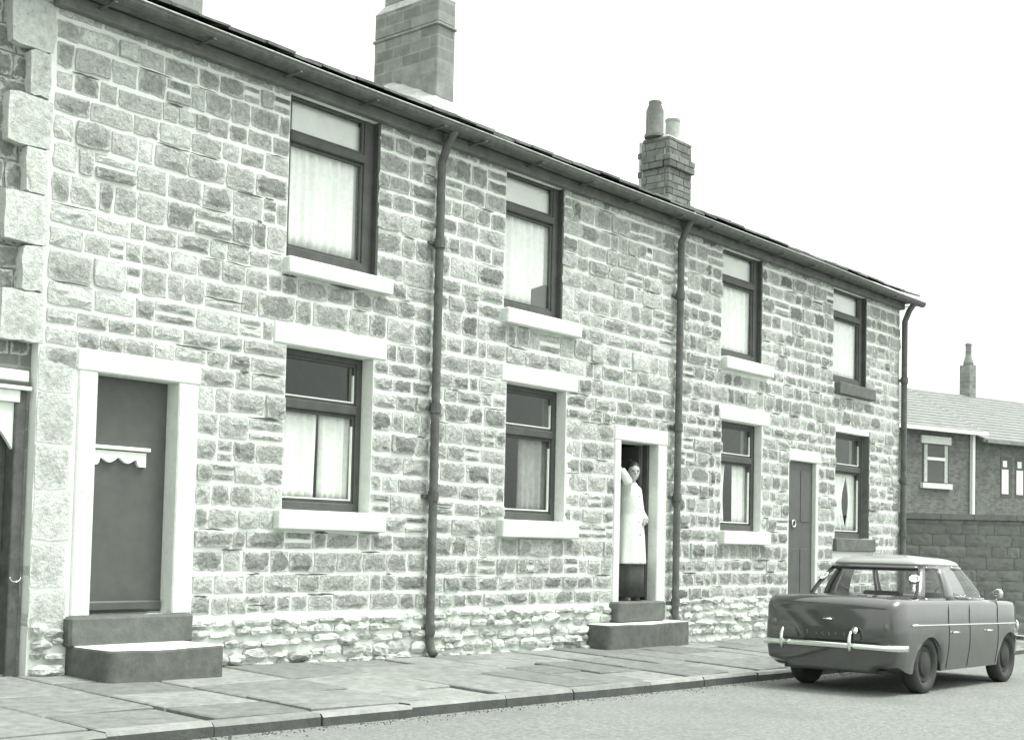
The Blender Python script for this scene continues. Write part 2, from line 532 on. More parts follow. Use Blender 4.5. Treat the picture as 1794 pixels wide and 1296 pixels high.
# ------------------------------------------------------------------ stone laying
def rock(rng, x0, x1, z0, z1, depth, bulge, tone, y=0.0, round_=0.035):
    """one rock-faced stone standing proud of the mortar plane at y; 4 x 5 grid front with skirts"""
    w = x1 - x0; h = z1 - z0
    nx = 5 if w > 0.17 else 4
    nz = 4
    cx = (x0 + x1) / 2; cz = (z0 + z1) / 2
    V = []; T = []
    amp = min(0.009, h * 0.05)
    for j in range(nz):
        for i in range(nx):
            u = -1 + 2 * i / (nx - 1); v = -1 + 2 * j / (nz - 1)
            edge = (i in (0, nx - 1)) or (j in (0, nz - 1))
            corner = (i in (0, nx - 1)) and (j in (0, nz - 1))
            uu = u; vv = v
            if corner:
                uu *= 1 - round_ * h / w; vv *= 1 - round_
            px = cx + uu * w / 2 + rng.uniform(-amp, amp)
            pz = cz + vv * h / 2 + rng.uniform(-amp, amp)
            if edge:
                d = depth * rng.uniform(0.55, 1.0)
            else:
                d = depth + bulge * rng.uniform(0.1, 1.0)
                px += rng.uniform(-0.3, 0.3) * w / nx; pz += rng.uniform(-0.25, 0.25) * h / nz
            V.append((px, y - d, pz))
    F = []
    for j in range(nz - 1):
        for i in range(nx - 1):
            a = j * nx + i
            q = (a, a + 1, a + nx + 1, a + nx)
            if rng.random() < 0.5:
                F += [(q[0], q[1], q[2]), (q[0], q[2], q[3])]
            else:
                F += [(q[0], q[1], q[3]), (q[1], q[2], q[3])]
    loop = [i for i in range(nx)] + [j * nx + nx - 1 for j in range(1, nz)] + [(nz - 1) * nx + i for i in range(nx - 2, -1, -1)] + [j * nx for j in range(nz - 2, 0, -1)]
    base = len(V)
    for k in loop:
        p = V[k]
        V.append((p[0], y + 0.02, p[2]))
    n = len(loop)
    for k in range(n):
        k2 = (k + 1) % n
        F.append((loop[k2], loop[k], base + k, base + k2))
    inner = set(range(nx * nz)) - set(loop)
    return V, F, [(tone, 0.0 if k in inner else 1.0) for k in range(len(V))]

def emit_stones(stones, parent, name, matl, limit=300):
    """stones: list of (V, F, tone); the largest become objects of their own, the rest one joined part"""
    def area(s):
        xs = [p[0] for p in s[0]]; zs = [p[2] for p in s[0]]
        near = 1.0 / (math.hypot(sum(xs) / len(xs) - CAM.x, 9.3))
        return (max(xs) - min(xs)) * (max(zs) - min(zs)) * near * near
    stones = sorted(stones, key=area, reverse=True)
    for V, F, t in stones[:limit]:
        add(name, V, F, matl, parent, False, None, t)
    rest = stones[limit:]
    if rest:
        V = []; F = []; T = []
        for v, f, t in rest:
            i = len(V); V += v; F += [tuple(i + k for k in ff) for ff in f]; T += t
        o = add('small_stones', V, F, matl, parent, False, None, T)
        o['kind'] = 'stuff'

def free_spans(x0, x1, za, zb, rects):
    """parts of [x0,x1] in the course za..zb that no rectangle takes"""
    cuts = []
    for (a, b, c, d) in rects:
        ov = min(zb, d) - max(za, c)
        if ov > 0.35 * (zb - za):
            cuts.append((a, b))
    cuts.sort()
    out = []; p = x0
    for a, b in cuts:
        if a > p: out.append((p, min(a, x1)))
        p = max(p, b)
    if p < x1: out.append((p, x1))
    return [s for s in out if s[1] - s[0] > 0.05]

WALL_TOP = 5.36
ANCHORS = [0.44, 1.20, 1.39, 2.59, 2.90, 3.10, 3.54, 3.71, WALL_TOP]
COURSES = [4, 1, 6, 2, 1, 2, 1, 8]
def wob(x, z):
    return 0.011 * mnoise.noise(Vector((x * 0.7, z * 1.3, 3.1))) + 0.007 * mnoise.noise(Vector((x * 2.3, z * 2, 9.4)))

def lay_wall(house, seed, x0, x1, rects, pale=None, rub=True):
    rng = random.Random(seed)
    stones = []
    cracks = MB()  # dark strips painting shadow lines in the joints, not real cracks
    lines = []
    for k in range(len(COURSES)):
        a, b = ANCHORS[k], ANCHORS[k + 1]
        n = COURSES[k]
        ws = [rng.uniform(0.8, 1.2) for _ in range(n)]
        s = sum(ws); z = a
        for w in ws:
            lines.append((z, z + (b - a) * w / s)); z += (b - a) * w / s
    for (za, zb) in lines:
        for (sa, sb) in free_spans(x0, x1, za, zb, rects):
            x = sa
            while x < sb - 0.02:
                w = rng.choice([0.16, 0.2, 0.24, 0.27, 0.31, 0.36, 0.42]) * rng.uniform(0.88, 1.12)
                if sb - (x + w) < 0.12:
                    w = sb - x
                    if w > 0.5: w = w / 2
                parts = [(za, zb)]
                if zb - za > 0.17 and rng.random() < 0.09:
                    zm = za + (zb - za) * rng.uniform(0.4, 0.6)
                    parts = [(za, zm), (zm, zb)]
                for (pa, pb) in parts:
                    g = rng.uniform(0.006, 0.015)
                    gz = rng.uniform(0.014, 0.025)
                    xm = x + w / 2
                    dz = wob(xm, za)
                    depth = rng.uniform(0.005, 0.016)
                    bulge = rng.uniform(0.008, 0.028)
                    if rng.random() < 0.15:
                        depth += rng.uniform(0.015, 0.03)
                    t = rng.uniform(0.64, 1.24)
                    if rng.random() < 0.08: t *= 0.72
                    if pale:
                        t *= pale(xm, za, rng)
                    if pb - pa - 2 * gz > 0.03 and w - 2 * g > 0.04:
                        stones.append(rock(rng, x + g, x + w - g, pa + gz + dz, pb - gz + dz, depth, bulge, t))
                        if rng.random() < 0.20 and w > 0.15:      # dark strip in the joint above the stone, a painted shadow line
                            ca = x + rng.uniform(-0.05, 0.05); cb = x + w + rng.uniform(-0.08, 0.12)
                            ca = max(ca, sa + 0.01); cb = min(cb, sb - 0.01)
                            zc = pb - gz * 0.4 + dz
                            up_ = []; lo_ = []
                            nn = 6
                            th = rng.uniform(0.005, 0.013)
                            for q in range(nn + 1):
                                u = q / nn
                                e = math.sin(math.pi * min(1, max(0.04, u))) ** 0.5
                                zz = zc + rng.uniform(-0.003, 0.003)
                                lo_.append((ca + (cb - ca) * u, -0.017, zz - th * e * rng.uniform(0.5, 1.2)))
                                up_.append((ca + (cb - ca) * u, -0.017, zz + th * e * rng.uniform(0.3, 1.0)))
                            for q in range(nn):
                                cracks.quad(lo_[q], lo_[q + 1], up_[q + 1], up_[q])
                x += w
    lay_wall.cracks = cracks  # the painted shadow lines
    return stones

def lay_rubble(seed, x0, x1, rects):
    rng = random.Random(seed)
    out = []
    z = -0.16
    while z < 0.42:
        h = rng.uniform(0.075, 0.13)
        for (sa, sb) in free_spans(x0, x1, z, z + h, rects):
            x = sa
            while x < sb - 0.03:
                w = rng.uniform(0.10, 0.34)
                if sb - x - w < 0.08: w = sb - x
                if w > 0.4: w /= 2
                dz = rng.uniform(-0.018, 0.018)
                hh = h * rng.uniform(0.7, 1.05)
                xm = x + w / 2
                if z + h > slope(xm) - 0.06:
                    out.append(rock(rng, x + 0.004, x + w - 0.006, z + dz, z + hh + dz - 0.008, rng.uniform(0.02, 0.07), rng.uniform(0.015, 0.045), rng.uniform(0.6, 1.25), round_=0.3))
                x += w
        z += h
    return out

def wall_mesh(x0, x1, openings, parent, y=0.0, zb=-0.35, zt=WALL_TOP, m=MORTAR, depth=0.34, name='wall'):
    """mortar-coloured front with real openings and their reveals"""
    xs = sorted(set([x0, x1] + [v for o in openings for v in o[:2]]))
    zs = sorted(set([zb, zt] + [v for o in openings for v in o[2:4]]))
    # split long cells so the surface can be uneven
    def split(l, step):
        r = []
        for a, b in zip(l, l[1:]):
            n = max(1, int((b - a) / step))
            r += [a + (b - a) * k / n for k in range(n)]
        return r + [l[-1]]
    xs = split(xs, 0.5); zs = split(zs, 0.5)
    b = MB()
    def hole(xm, zm):
        return any(o[0] < xm < o[1] and o[2] < zm < o[3] for o in openings)
    idx = {}
    def vid(i, j):
        if (i, j) not in idx:
            idx[(i, j)] = len(b.v); b.v.append((xs[i], y, zs[j]))
        return idx[(i, j)]
    for i in range(len(xs) - 1):
        for j in range(len(zs) - 1):
            if not hole((xs[i] + xs[i + 1]) / 2, (zs[j] + zs[j + 1]) / 2):
                b.f.append((vid(i, j), vid(i + 1, j), vid(i + 1, j + 1), vid(i, j + 1))); b.m.append(0)
    for (a, c, d, e) in openings:
        Y = y + depth
        b.quad((c, y, d), (c, Y, d), (c, Y, e), (c, y, e))
        b.quad((a, Y, d), (a, y, d), (a, y, e), (a, Y, e))
        b.quad((a, y, d), (a, Y, d), (c, Y, d), (c, y, d))
        b.quad((a, Y, e), (a, y, e), (c, y, e), (c, Y, e))
    b.quad((x0, y, zb), (x0, y, zt), (x0, y + depth, zt), (x0, y + depth, zb))
    b.quad((x1, y, zt), (x1, y, zb), (x1, y + depth, zb), (x1, y + depth, zt))
    b.quad((x0, y, zt), (x1, y, zt), (x1, y + depth, zt), (x0, y + depth, zt))
    return b.build(name, m, parent, origin=((x0 + x1) / 2, y, zb))

# ------------------------------------------------------------------ windows, doors, curtains
def room_box(x0, x1, z0, z1, y0, y1, parent, name='room'):
    b = MB()
    b.quad((x0, y1, z0), (x1, y1, z0), (x1, y1, z1), (x0, y1, z1))
    b.quad((x0, y0, z0), (x0, y1, z0), (x0, y1, z1), (x0, y0, z1))
    b.quad((x1, y1, z0), (x1, y0, z0), (x1, y0, z1), (x1, y1, z1))
    b.quad((x0, y0, z0), (x1, y0, z0), (x1, y1, z0), (x0, y1, z0))
    b.quad((x0, y1, z1), (x1, y1, z1), (x1, y0, z1), (x0, y0, z1))
    return b.build(name, ROOM, parent)

def window(house, x0, x1, z0, z1, fy, right=0.07, transom=0.66, left=0.045, bead=False, bottom=0.085, head=0.06, dark_reveal=False):
    """timber casement: outer frame, transom, top light and lower sash, glass panes, putty beads"""
    d = 0.07
    b = MB()
    b.box(x0, x0 + left, fy, fy + d, z0, z1, 0, 0.006)
    b.box(x1 - right, x1, fy, fy + d, z0, z1, 0, 0.006)
    b.box(x0 + left, x1 - right, fy - 0.012, fy + d, z0, z0 + bottom, 0, 0.008)
    b.box(x0 + left, x1 - right, fy, fy + d, z1 - head, z1, 0, 0.006)
    w = b.build('window', TIMBER, house)
    zt = z0 + (z1 - z0) * transom
    box('transom', x0 + left, x1 - right, fy - 0.02, fy + d - 0.004, zt - 0.045, zt + 0.045, TIMBER, w, 0.01)
    xa, xb = x0 + left, x1 - right
    # sashes
    def sash(za, zb, t, off):
        s = MB()
        s.box(xa, xa + t, fy + off, fy + off + 0.035, za, zb, 0, 0.004)
        s.box(xb - t, xb, fy + off, fy + off + 0.035, za, zb, 0, 0.004)
        s.box(xa + t, xb - t, fy + off, fy + off + 0.035, za, za + t, 0, 0.004)
        s.box(xa + t, xb - t, fy + off, fy + off + 0.035, zb - t, zb, 0, 0.004)
        so = s.build('sash', TIMBER, w)
        p = MB(); yy = fy + off + 0.02
        p.box(xa + t * .8, xb - t * .8, yy, yy + 0.005, za + t * .8, zb - t * .8, 0, 0)
        p.build('pane', GLASS, w)
        if bead:
            q = MB(); k = 0.013
            q.box(xb - t - k, xb - t, fy + off - 0.004, fy + off + 0.018, za + t, zb - t - 0.08, 0, 0)
            q.box(xa + t, xb - t - k, fy + off - 0.004, fy + off + 0.018, za + t, za + t + k, 0, 0)
            q.build('putty_bead', WHITE_PAINT, w)
    sash(zt + 0.045, z1 - head, 0.028, 0.012)
    sash(z0 + bottom, zt - 0.045, 0.03, 0.016)
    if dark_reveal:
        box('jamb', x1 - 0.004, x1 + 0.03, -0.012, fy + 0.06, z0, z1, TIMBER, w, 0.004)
    return w

def stone_dress(parent, name, x0, x1, z0, z1, y0, y1, m=PAINT_STONE, seed=1):
    rng = random.Random(seed)
    return box(name, x0, x1, y0, y1, z0, z1, m, parent, 0.012, 0.003, rng)

def curtain(label, x0, x1, z0, z1, y, m, folds=7, group='curtains hung behind the terrace windows', amp=0.018, taper=0.0, name='net_curtain', waist=None):
    n = folds * 6
    V = []; F = []
    rows = 9
    rng = random.Random(int(x0 * 100) + folds)
    ph = rng.uniform(0, 6)
    for j in range(rows):
        v = j / (rows - 1)
        for i in range(n + 1):
            u = i / n
            xa, xb = x0, x1
            if waist:
                k = math.sin(math.pi * v) ** 1.5
                if waist > 0: xb = x1 - waist * k
                else: xa = x0 - waist * k
            x = xa + (xb - xa) * u
            yy = y + amp * math.sin(u * folds * 2 * math.pi + ph + 0.6 * math.sin(3 * v + i * .05)) * (0.55 + 0.45 * (1 - v)) + amp * 0.5 * math.sin(u * folds * 4.3 + 2)
            V.append((x, yy, z0 + (z1 - z0) * v + 0.006 * math.sin(u * folds * 6.28 + 1) * (1 - v)))
    for j in range(rows - 1):
        for i in range(n):
            a = j * (n + 1) + i
            F.append((a, a + 1, a + n + 2, a + n + 1))
    o = add(name, V, F, m, None, True)
    sol = o.modifiers.new('thickness', 'SOLIDIFY'); sol.thickness = 0.003
    thing(o, label, 'curtain', group)
    return o

def drainpipe(house, x, ztop, zbot, y=-0.085, r=0.045, lean=0.0):
    b = MB()
    b.tube([(x, -0.25, ztop + 0.10), (x, -0.25, ztop + 0.02), (x + lean * .02, -0.16, ztop - 0.10), (x + lean * .03, y, ztop - 0.28), (x, y, ztop - 0.6), (x, y, zbot + 0.12), (x, y - 0.03, zbot + 0.03), (x, y - 0.07, zbot - 0.01)], r, 12)
    p = b.build('drainpipe', IRON, house, True)
    for z in (zbot + 0.25, zbot + 1.6, zbot + 2.5, zbot + 4.2):
        if z < ztop - 0.5:
            c = MB(); c.tube([(x, y, z - 0.05), (x, y, z + 0.05)], r * 1.28, 12)
            c.box(x - 0.10, x + 0.10, -0.05, 0.0, z - 0.018, z + 0.018, 0, 0.004)
            c.build('collar', IRON, p)
    return p

def gutter(house, x0, x1, z=5.38, y=-0.27, r=0.062):
    b = MB()
    R = []
    n = int((x1 - x0) / 0.6)
    for k in range(n + 1):
        x = x0 + (x1 - x0) * k / n
        zz = z + 0.018 * mnoise.noise(Vector((x * 0.35, 1.7, 0)))
        ring = []
        for j in range(9):
            t = math.pi * (1 + j / 8)
            ring.append((x, y + r * math.cos(t), zz + r * math.sin(t)))
        ring.append((x, y + r + 0.004, zz + 0.012)); ring.append((x, y + r - 0.008, zz + 0.012))
        for j in range(8, -1, -1):
            t = math.pi * (1 + j / 8)
            ring.append((x, y + (r - 0.008) * math.cos(t), zz + (r - 0.008) * math.sin(t)))
        ring.append((x, y - r + 0.008, zz + 0.012)); ring.append((x, y - r - 0.006, zz + 0.012))
        R.append(ring)
    b.rings(R)
    g = b.build('gutter', IRON, house)
    lip_highlight = MB(); lip_highlight.tube([(R[k][0][0], y - r - 0.004, R[k][0][2] + 0.014) for k in range(0, n + 1)], 0.008, 6)
    lip_highlight.build('gutter_lip_highlight', FLAUNCH, g, True)  # pale tube paints the highlight along the outer lip
    x = x0 + 0.4
    while x < x1:
        q = MB(); q.box(x - 0.014, x + 0.014, y - r - 0.01, -0.0, z - r - 0.016, z - r - 0.004, 0, 0)
        q.build('gutter_bracket', IRON, g)
        x += 0.95
    return g

RIDGE_Y, RIDGE_Z, EAVE_Y, EAVE_Z = 3.4, 7.13, -0.31, 5.43
def roof_z(y, x):
    sag = 0.022 * mnoise.noise(Vector((x * 0.45, 0.3 * y, 5.0))) + 0.012 * mnoise.noise(Vector((x * 1.3, y, 8.0)))
    return EAVE_Z + (RIDGE_Z - EAVE_Z) * (y - EAVE_Y) / (RIDGE_Y - EAVE_Y) + sag

def roof(house, x0, x1, seed):
    rng = random.Random(seed)
    b = MB()
    n = max(2, int((x1 - x0) / 0.8))
    R = []
    for k in range(n + 1):
        x = x0 + (x1 - x0) * k / n
        R.append([(x, EAVE_Y + 0.06, roof_z(EAVE_Y + 0.06, x) - 0.03), (x, RIDGE_Y, roof_z(RIDGE_Y, x) - 0.03), (x, 2 * RIDGE_Y + 0.27, EAVE_Z - 0.03),
                  (x, 2 * RIDGE_Y + 0.27, EAVE_Z - 0.10), (x, RIDGE_Y, roof_z(RIDGE_Y, x) - 0.14), (x, 0.0, EAVE_Z - 0.07), (x, EAVE_Y + 0.06, EAVE_Z - 0.075)])
    b.rings([list(reversed(r)) for r in R])
    r = b.build('roof', EAVES, house)
    rest = MB(); tones = []
    ny = 15
    rows = []
    y = EAVE_Y
    step = 0.27
    k = 0
    while y < RIDGE_Y - 0.05:
        x = x0 - (0.0 if k % 2 else 0.17)
        while x < x1 - 0.02:
            w = rng.uniform(0.24, 0.42)
            xa = max(x, x0) + 0.004; xb = min(x + w, x1) - 0.004
            if xb - xa > 0.05:
                th = rng.uniform(0.016, 0.032)
                y1 = min(y + step * 1.5, RIDGE_Y)
                jy = rng.uniform(-0.025, 0.02)
                za = roof_z(y, (xa + xb) / 2) + 0.012 + rng.uniform(-0.004, 0.010)
                zb_ = roof_z(y1, (xa + xb) / 2) - 0.006
                P = [[(xa, y + jy, za), (xb, y + jy + rng.uniform(-.012, .012), za + rng.uniform(-.006, .006)), (xb, y1, zb_), (xa, y1, zb_)]]
                top = [(p[0], p[1], p[2] + th) for p in P[0]]
                t = rng.uniform(0.6, 1.3)
                if k < 3:
                    m = MB(); m.rings([P[0], top])
                    m.build('slate', SLATE, r, tone=t)
                else:
                    rest.rings([P[0], top]); tones += [t] * 8
            x += w
        y += step; k += 1
    o = rest.build('upper_slates', SLATE, r, tone=tones); o['kind'] = 'stuff'
    # ridge tiles
    x = x0
    while x < x1 - 0.02:
        w = min(0.55, x1 - x)
        m = MB()
        RR = []
        for xx in (x + 0.004, x + w - 0.004):
            z = roof_z(RIDGE_Y, xx)
            RR.append([(xx, RIDGE_Y - 0.15, z - 0.045), (xx, RIDGE_Y - 0.05, z + 0.035), (xx, RIDGE_Y + 0.05, z + 0.035), (xx, RIDGE_Y + 0.15, z - 0.045), (xx, RIDGE_Y, z - 0.03)])
        m.rings(RR)
        m.build('ridge_tile', SLATE, r, tone=rng.uniform(0.8, 1.2))
        x += w
    return r

# ------------------------------------------------------------------ the three houses
END = 15.84
GRP = 'houses of the stone terrace'

# --- house one -------------------------------------------------------
h1 = empty('terraced_house', (2.2, 0, 0))
thing(h1, 'stone terraced house nearest the camera, with a plain dark door up two deep steps', 'house', GRP)
op1 = [(0.52, 1.30, 0.47, 2.42), (2.46, 3.56, 1.39, 2.90), (2.42, 3.54, 3.70, 5.24)]
wall1 = wall_mesh(0.0, 4.37, op1, h1)
rects1 = [(0.35, 1.50, -1, 2.59), (2.46, 3.56, 1.39, 2.90), (2.30, 3.73, 2.90, 3.10), (2.36, 3.71, 1.20, 1.39), (2.42, 3.54, 3.70, 6), (2.38, 3.72, 3.54, 3.71)]
def pale1(x, z, rng):
    k = 1.0 + 0.45 * max(0.0, 1 - x / 3.0)
    return k * rng.uniform(0.85, 1.15)
st = lay_wall(h1, 11, 0.045, 4.37, rects1 + [(-1, 0.335, -1, 2.42)], pale1)
rb = lay_rubble(12, 0.02, 4.37, [(0.30, 1.48, -1, 2.59)])
ck = lay_wall.cracks.build('joint_shadow_lines', JOINT_AND_SHADE, wall1); ck['kind'] = 'stuff'
emit_stones(st, wall1, 'stone', STONE, 240)
emit_stones(rb, wall1, 'rubble_stone', RUBBLE, 60)
# quoins at the left-hand corner, long and short by turns
rngq = random.Random(8)
z = 0.30
k = 0
while z < 5.28:
    h = min(0.40 if k % 2 == 0 else 0.36, 5.36 - z)
    low = z < 2.35
    if k % 2 == 0:
        xa, xb = (0.0 if low else -0.33), 0.33 if low else 0.04
    else:
        xa, xb = (0.0 if low else -0.17), 0.30 if low else 0.02
    V, F, t = rock(rngq, xa + 0.004, xb - 0.006, z + 0.006, z + h - 0.006, 0.010, 0.012, rngq.uniform(0.82, 1.1), round_=0.03)
    V = [(p[0], p[1] if p[1] < 0 else 0.16, p[2]) for p in V]
    add('quoin', V, F, QUOIN, wall1, False, None, t)
    z += h; k += 1
# door one
dj = box('door_surround', 0.35, 0.522, -0.018, 0.17, 0.47, 2.42, PAINT_STONE, h1, 0.01)
box('door_surround', 1.298, 1.50, -0.018, 0.17, 0.47, 2.42, PAINT_STONE, h1, 0.01)
box('door_lintel', 0.33, 1.52, -0.021, 0.17, 2.418, 2.60, PAINT_STONE, h1, 0.012)
d1 = box('door', 0.524, 1.296, 0.15, 0.195, 0.485, 2.416, DOOR, h1, 0.004)
box('weatherboard', 0.535, 1.285, 0.12, 0.152, 0.50, 0.58, DOOR, d1, 0.012)
# white fretted board across the upper part of the door
fr = MB()
fx0, fx1, fz = 0.56, 1.085, 1.775
fr.box(fx0 - 0.01, fx1 + 0.03, 0.095, 0.15, fz + 0.045, fz + 0.075, 0, 0.004)
def scal(u):
    if u < 0.13 or u > 0.87: return -0.085
    if u < 0.17 or u > 0.83: return -0.07
    return -0.028 - 0.034 * (0.5 - 0.5 * math.cos(4 * math.pi * (u - 0.17) / 0.66)) if abs(u - 0.5) > 0.03 else -0.02
top = [(fx1, fz + 0.04), (fx0, fz + 0.04)]
low = [(fx0 + (fx1 - fx0) * k / 40, fz + scal(k / 40)) for k in range(41)]
for k in range(40):
    fr.prism([(low[k][0], low[k][1]), (low[k + 1][0], low[k + 1][1]), (low[k + 1][0], fz + 0.035), (low[k][0], fz + 0.035)], 0.118, 0.15, 0)
fr.build('fretted_board', WHITE_PAINT, d1)
# steps of door one
rs = random.Random(3)
box('threshold', 0.30, 1.46, -0.11, 0.16, 0.235, 0.472, STEP_STONE, h1, 0.02, 0.004, rs)
def worn_step(x0, x1, y0, zb, zt, rad, parent, y1=-0.005):
    """a step with a worn rounded left-hand corner and a scoured top"""
    pts = [(x1, y1), (x0, y1)]
    for k in range(7):
        a = math.pi + (math.pi / 2) * k / 6
        pts.append((x0 + rad + rad * math.cos(a), y0 + rad + rad * math.sin(a)))
    n = 6
    for k in range(1, n + 1):
        pts.append((x0 + rad + (x1 - x0 - rad) * k / n, y0 + 0.012 * math.sin(k * 2.1)))
    pts = pts[::1]
    def ring(z, ins):
        cx = (x0 + x1) / 2; cy = (y0 + y1) / 2
        return [(p[0] + (ins if p[0] < cx else -ins) * (1 if abs(p[0] - cx) > .1 else 0), p[1] + (ins if p[1] < cy else 0), z - (0.012 * math.exp(-((p[0] - cx) / 0.3) ** 2) if z > zt - 0.03 else 0)) for p in pts]
    b = MB()
    b.rings([ring(zb, 0), ring(zt - 0.022, 0), ring(zt - 0.006, 0.006), ring(zt, 0.03)])
    npt = len(pts)
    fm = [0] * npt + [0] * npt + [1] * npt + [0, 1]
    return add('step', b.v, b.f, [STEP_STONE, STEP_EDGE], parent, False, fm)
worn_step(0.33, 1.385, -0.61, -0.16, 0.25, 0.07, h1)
# windows of house one
window(h1, 2.46, 3.56, 1.39, 2.90, 0.15, right=0.075, bead=True)
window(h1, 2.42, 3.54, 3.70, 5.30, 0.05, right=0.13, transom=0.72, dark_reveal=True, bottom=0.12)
stone_dress(h1, 'lintel', 2.30, 3.73, 2.902, 3.10, -0.02, 0.14, seed=4)
stone_dress(h1, 'window_sill', 2.36, 3.71, 1.205, 1.388, -0.10, 0.16, seed=5)
stone_dress(h1, 'window_sill', 2.38, 3.72, 3.545, 3.702, -0.10, 0.10, seed=6)
box('jamb', 3.557, 3.60, -0.006, 0.148, 1.40, 2.90, PAINT_STONE, h1, 0.004)
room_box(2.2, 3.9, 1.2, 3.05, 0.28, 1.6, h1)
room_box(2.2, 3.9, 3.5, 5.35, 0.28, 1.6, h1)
drainpipe(h1, 4.37, 5.30, slope(4.37) + 0.02)
gutter(h1, -0.05, 4.365)
box('eaves_board', 0.0, 4.367, -0.10, 0.0, 5.24, 5.35, EAVES, h1, 0.01)
roof(h1, -0.30, 4.365, 21)

# --- house two -------------------------------------------------------
h2 = empty('terraced_house', (6.6, 0, 0))
thing(h2, 'stone terraced house with its door open, in the middle of the row', 'house', GRP)
op2 = [(5.58, 6.64, 1.39, 2.90), (5.50, 6.50, 3.70, 5.24), (7.75, 8.56, 0.45, 2.42)]
wall2 = wall_mesh(4.375, 8.885, op2, h2)
rects2 = [(5.58, 6.64, 1.39, 2.90), (5.48, 6.86, 2.90, 3.10), (5.46, 6.82, 1.19, 1.39), (5.50, 6.50, 3.70, 6), (5.46, 6.81, 3.53, 3.71), (7.62, 8.76, -1, 2.60)]
def pale2(x, z, rng):
    return (1.18 if (x > 6.6 and z > 3.0) else 1.0) * rng.uniform(0.88, 1.12)
st = lay_wall(h2, 31, 4.375, 8.885, rects2, pale2)
rb = lay_rubble(32, 4.375, 8.885, [(7.15, 8.84, -1, 0.21), (7.58, 8.78, 0.2, 2.6)])
ck = lay_wall.cracks.build('joint_shadow_lines', JOINT_AND_SHADE, wall2); ck['kind'] = 'stuff'
emit_stones(st, wall2, 'stone', STONE, 240)
emit_stones(rb, wall2, 'rubble_stone', RUBBLE, 60)
box('door_surround', 7.62, 7.752, -0.018, 0.12, 0.44, 2.42, PAINT_STONE, h2, 0.01)
box('door_surround', 8.558, 8.76, -0.018, 0.12, 0.40, 2.42, PAINT_STONE, h2, 0.01)
box('door_lintel', 7.61, 8.775, -0.021, 0.12, 2.418, 2.60, PAINT_STONE, h2, 0.012)
box('door_frame', 7.752, 7.80, 0.12, 0.20, 0.46, 2.416, TIMBER, h2, 0.004)
box('door_frame', 8.51, 8.558, 0.12, 0.20, 0.46, 2.416, TIMBER, h2, 0.004)
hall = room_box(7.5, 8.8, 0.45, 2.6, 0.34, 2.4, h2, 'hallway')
# the open door leaf, swung into the hall
d2 = box('door', 8.47, 8.508, 0.22, 0.98, 0.47, 2.40, DOOR, h2, 0.004)
for (za, zb) in ((0.62, 1.25), (1.40, 2.25)):
    b = MB()
    b.box(8.458, 8.47, 0.34, 0.86, za, zb, 0, 0.01)
    b.build('door_panel', DOOR, d2)
box('threshold', 7.58, 8.60, -0.14, 0.34, 0.205, 0.452, STEP_STONE, h2, 0.02, 0.004, rs)
worn_step(7.13, 8.84, -0.33, -0.35, 0.205, 0.06, h2)
window(h2, 5.58, 6.64, 1.39, 2.90, 0.13, right=0.075, bead=True)
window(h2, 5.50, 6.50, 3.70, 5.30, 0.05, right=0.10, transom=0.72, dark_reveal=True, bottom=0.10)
stone_dress(h2, 'lintel', 5.48, 6.86, 2.902, 3.10, -0.02, 0.12, seed=14)
stone_dress(h2, 'window_sill', 5.46, 6.83, 1.195, 1.388, -0.10, 0.14, seed=15)
stone_dress(h2, 'window_sill', 5.46, 6.81, 3.535, 3.702, -0.10, 0.10, seed=16)
box('jamb', 6.637, 6.76, -0.01, 0.13, 1.40, 2.90, PAINT_STONE, h2, 0.004)
room_box(5.2, 7.0, 1.2, 3.05, 0.28, 1.6, h2)
room_box(5.2, 7.0, 3.5, 5.35, 0.28, 1.6, h2)
drainpipe(h2, 8.90, 5.34, slope(8.9) + 0.26)
gutter(h2, 4.37, 8.88)
box('eaves_board', 4.373, 8.882, -0.10, 0.0, 5.24, 5.35, EAVES, h2, 0.01)
roof(h2, 4.37, 8.885, 22)

# --- house three -----------------------------------------------------
h3 = empty('terraced_house', (12.4, 0, 0))
thing(h3, 'stone terraced house at the far end of the row, behind the parked car', 'house', GRP)
op3 = [(10.10, 11.19, 1.37, 2.88), (10.06, 11.12, 3.74, 5.24), (12.02, 12.86, 0.25, 2.45), (13.50, 14.68, 1.33, 3.00), (13.38, 14.52, 3.76, 5.24)]
wall3 = wall_mesh(8.89, END, op3, h3)
rects3 = [(10.10, 11.19, 1.37, 2.88), (10.04, 11.42, 2.88, 3.04), (10.06, 11.35, 1.18, 1.38), (10.06, 11.12, 3.70, 6), (10.06, 11.37, 3.56, 3.74),
          (12.0, 12.94, -1, 2.45), (12.0, 12.99, 2.44, 2.62), (13.50, 14.68, 1.33, 3.0), (13.44, 14.84, 1.12, 1.34), (13.38, 14.52, 3.76, 6), (13.44, 14.75, 3.57, 3.76)]
st = lay_wall(h3, 51, 8.89, END, rects3, lambda x, z, rng: rng.uniform(0.8, 1.05))
rb = lay_rubble(52, 8.89, END, [(11.9, 13.0, -1, 2.6)])
ck = lay_wall.cracks.build('joint_shadow_lines', JOINT_AND_SHADE, wall3); ck['kind'] = 'stuff'
emit_stones(st, wall3, 'stone', STONE, 240)
emit_stones(rb, wall3, 'rubble_stone', RUBBLE, 60)
box('door_lintel', 12.0, 12.99, -0.021, 0.12, 2.448, 2.62, PAINT_STONE, h3, 0.012)
box('door_surround', 12.857, 12.93, -0.010, 0.10, 0.0, 2.447, PAINT_STONE, h3, 0.008)
d3 = box('door', 12.03, 12.855, 0.055, 0.10, 0.24, 2.446, DOOR, h3, 0.004)
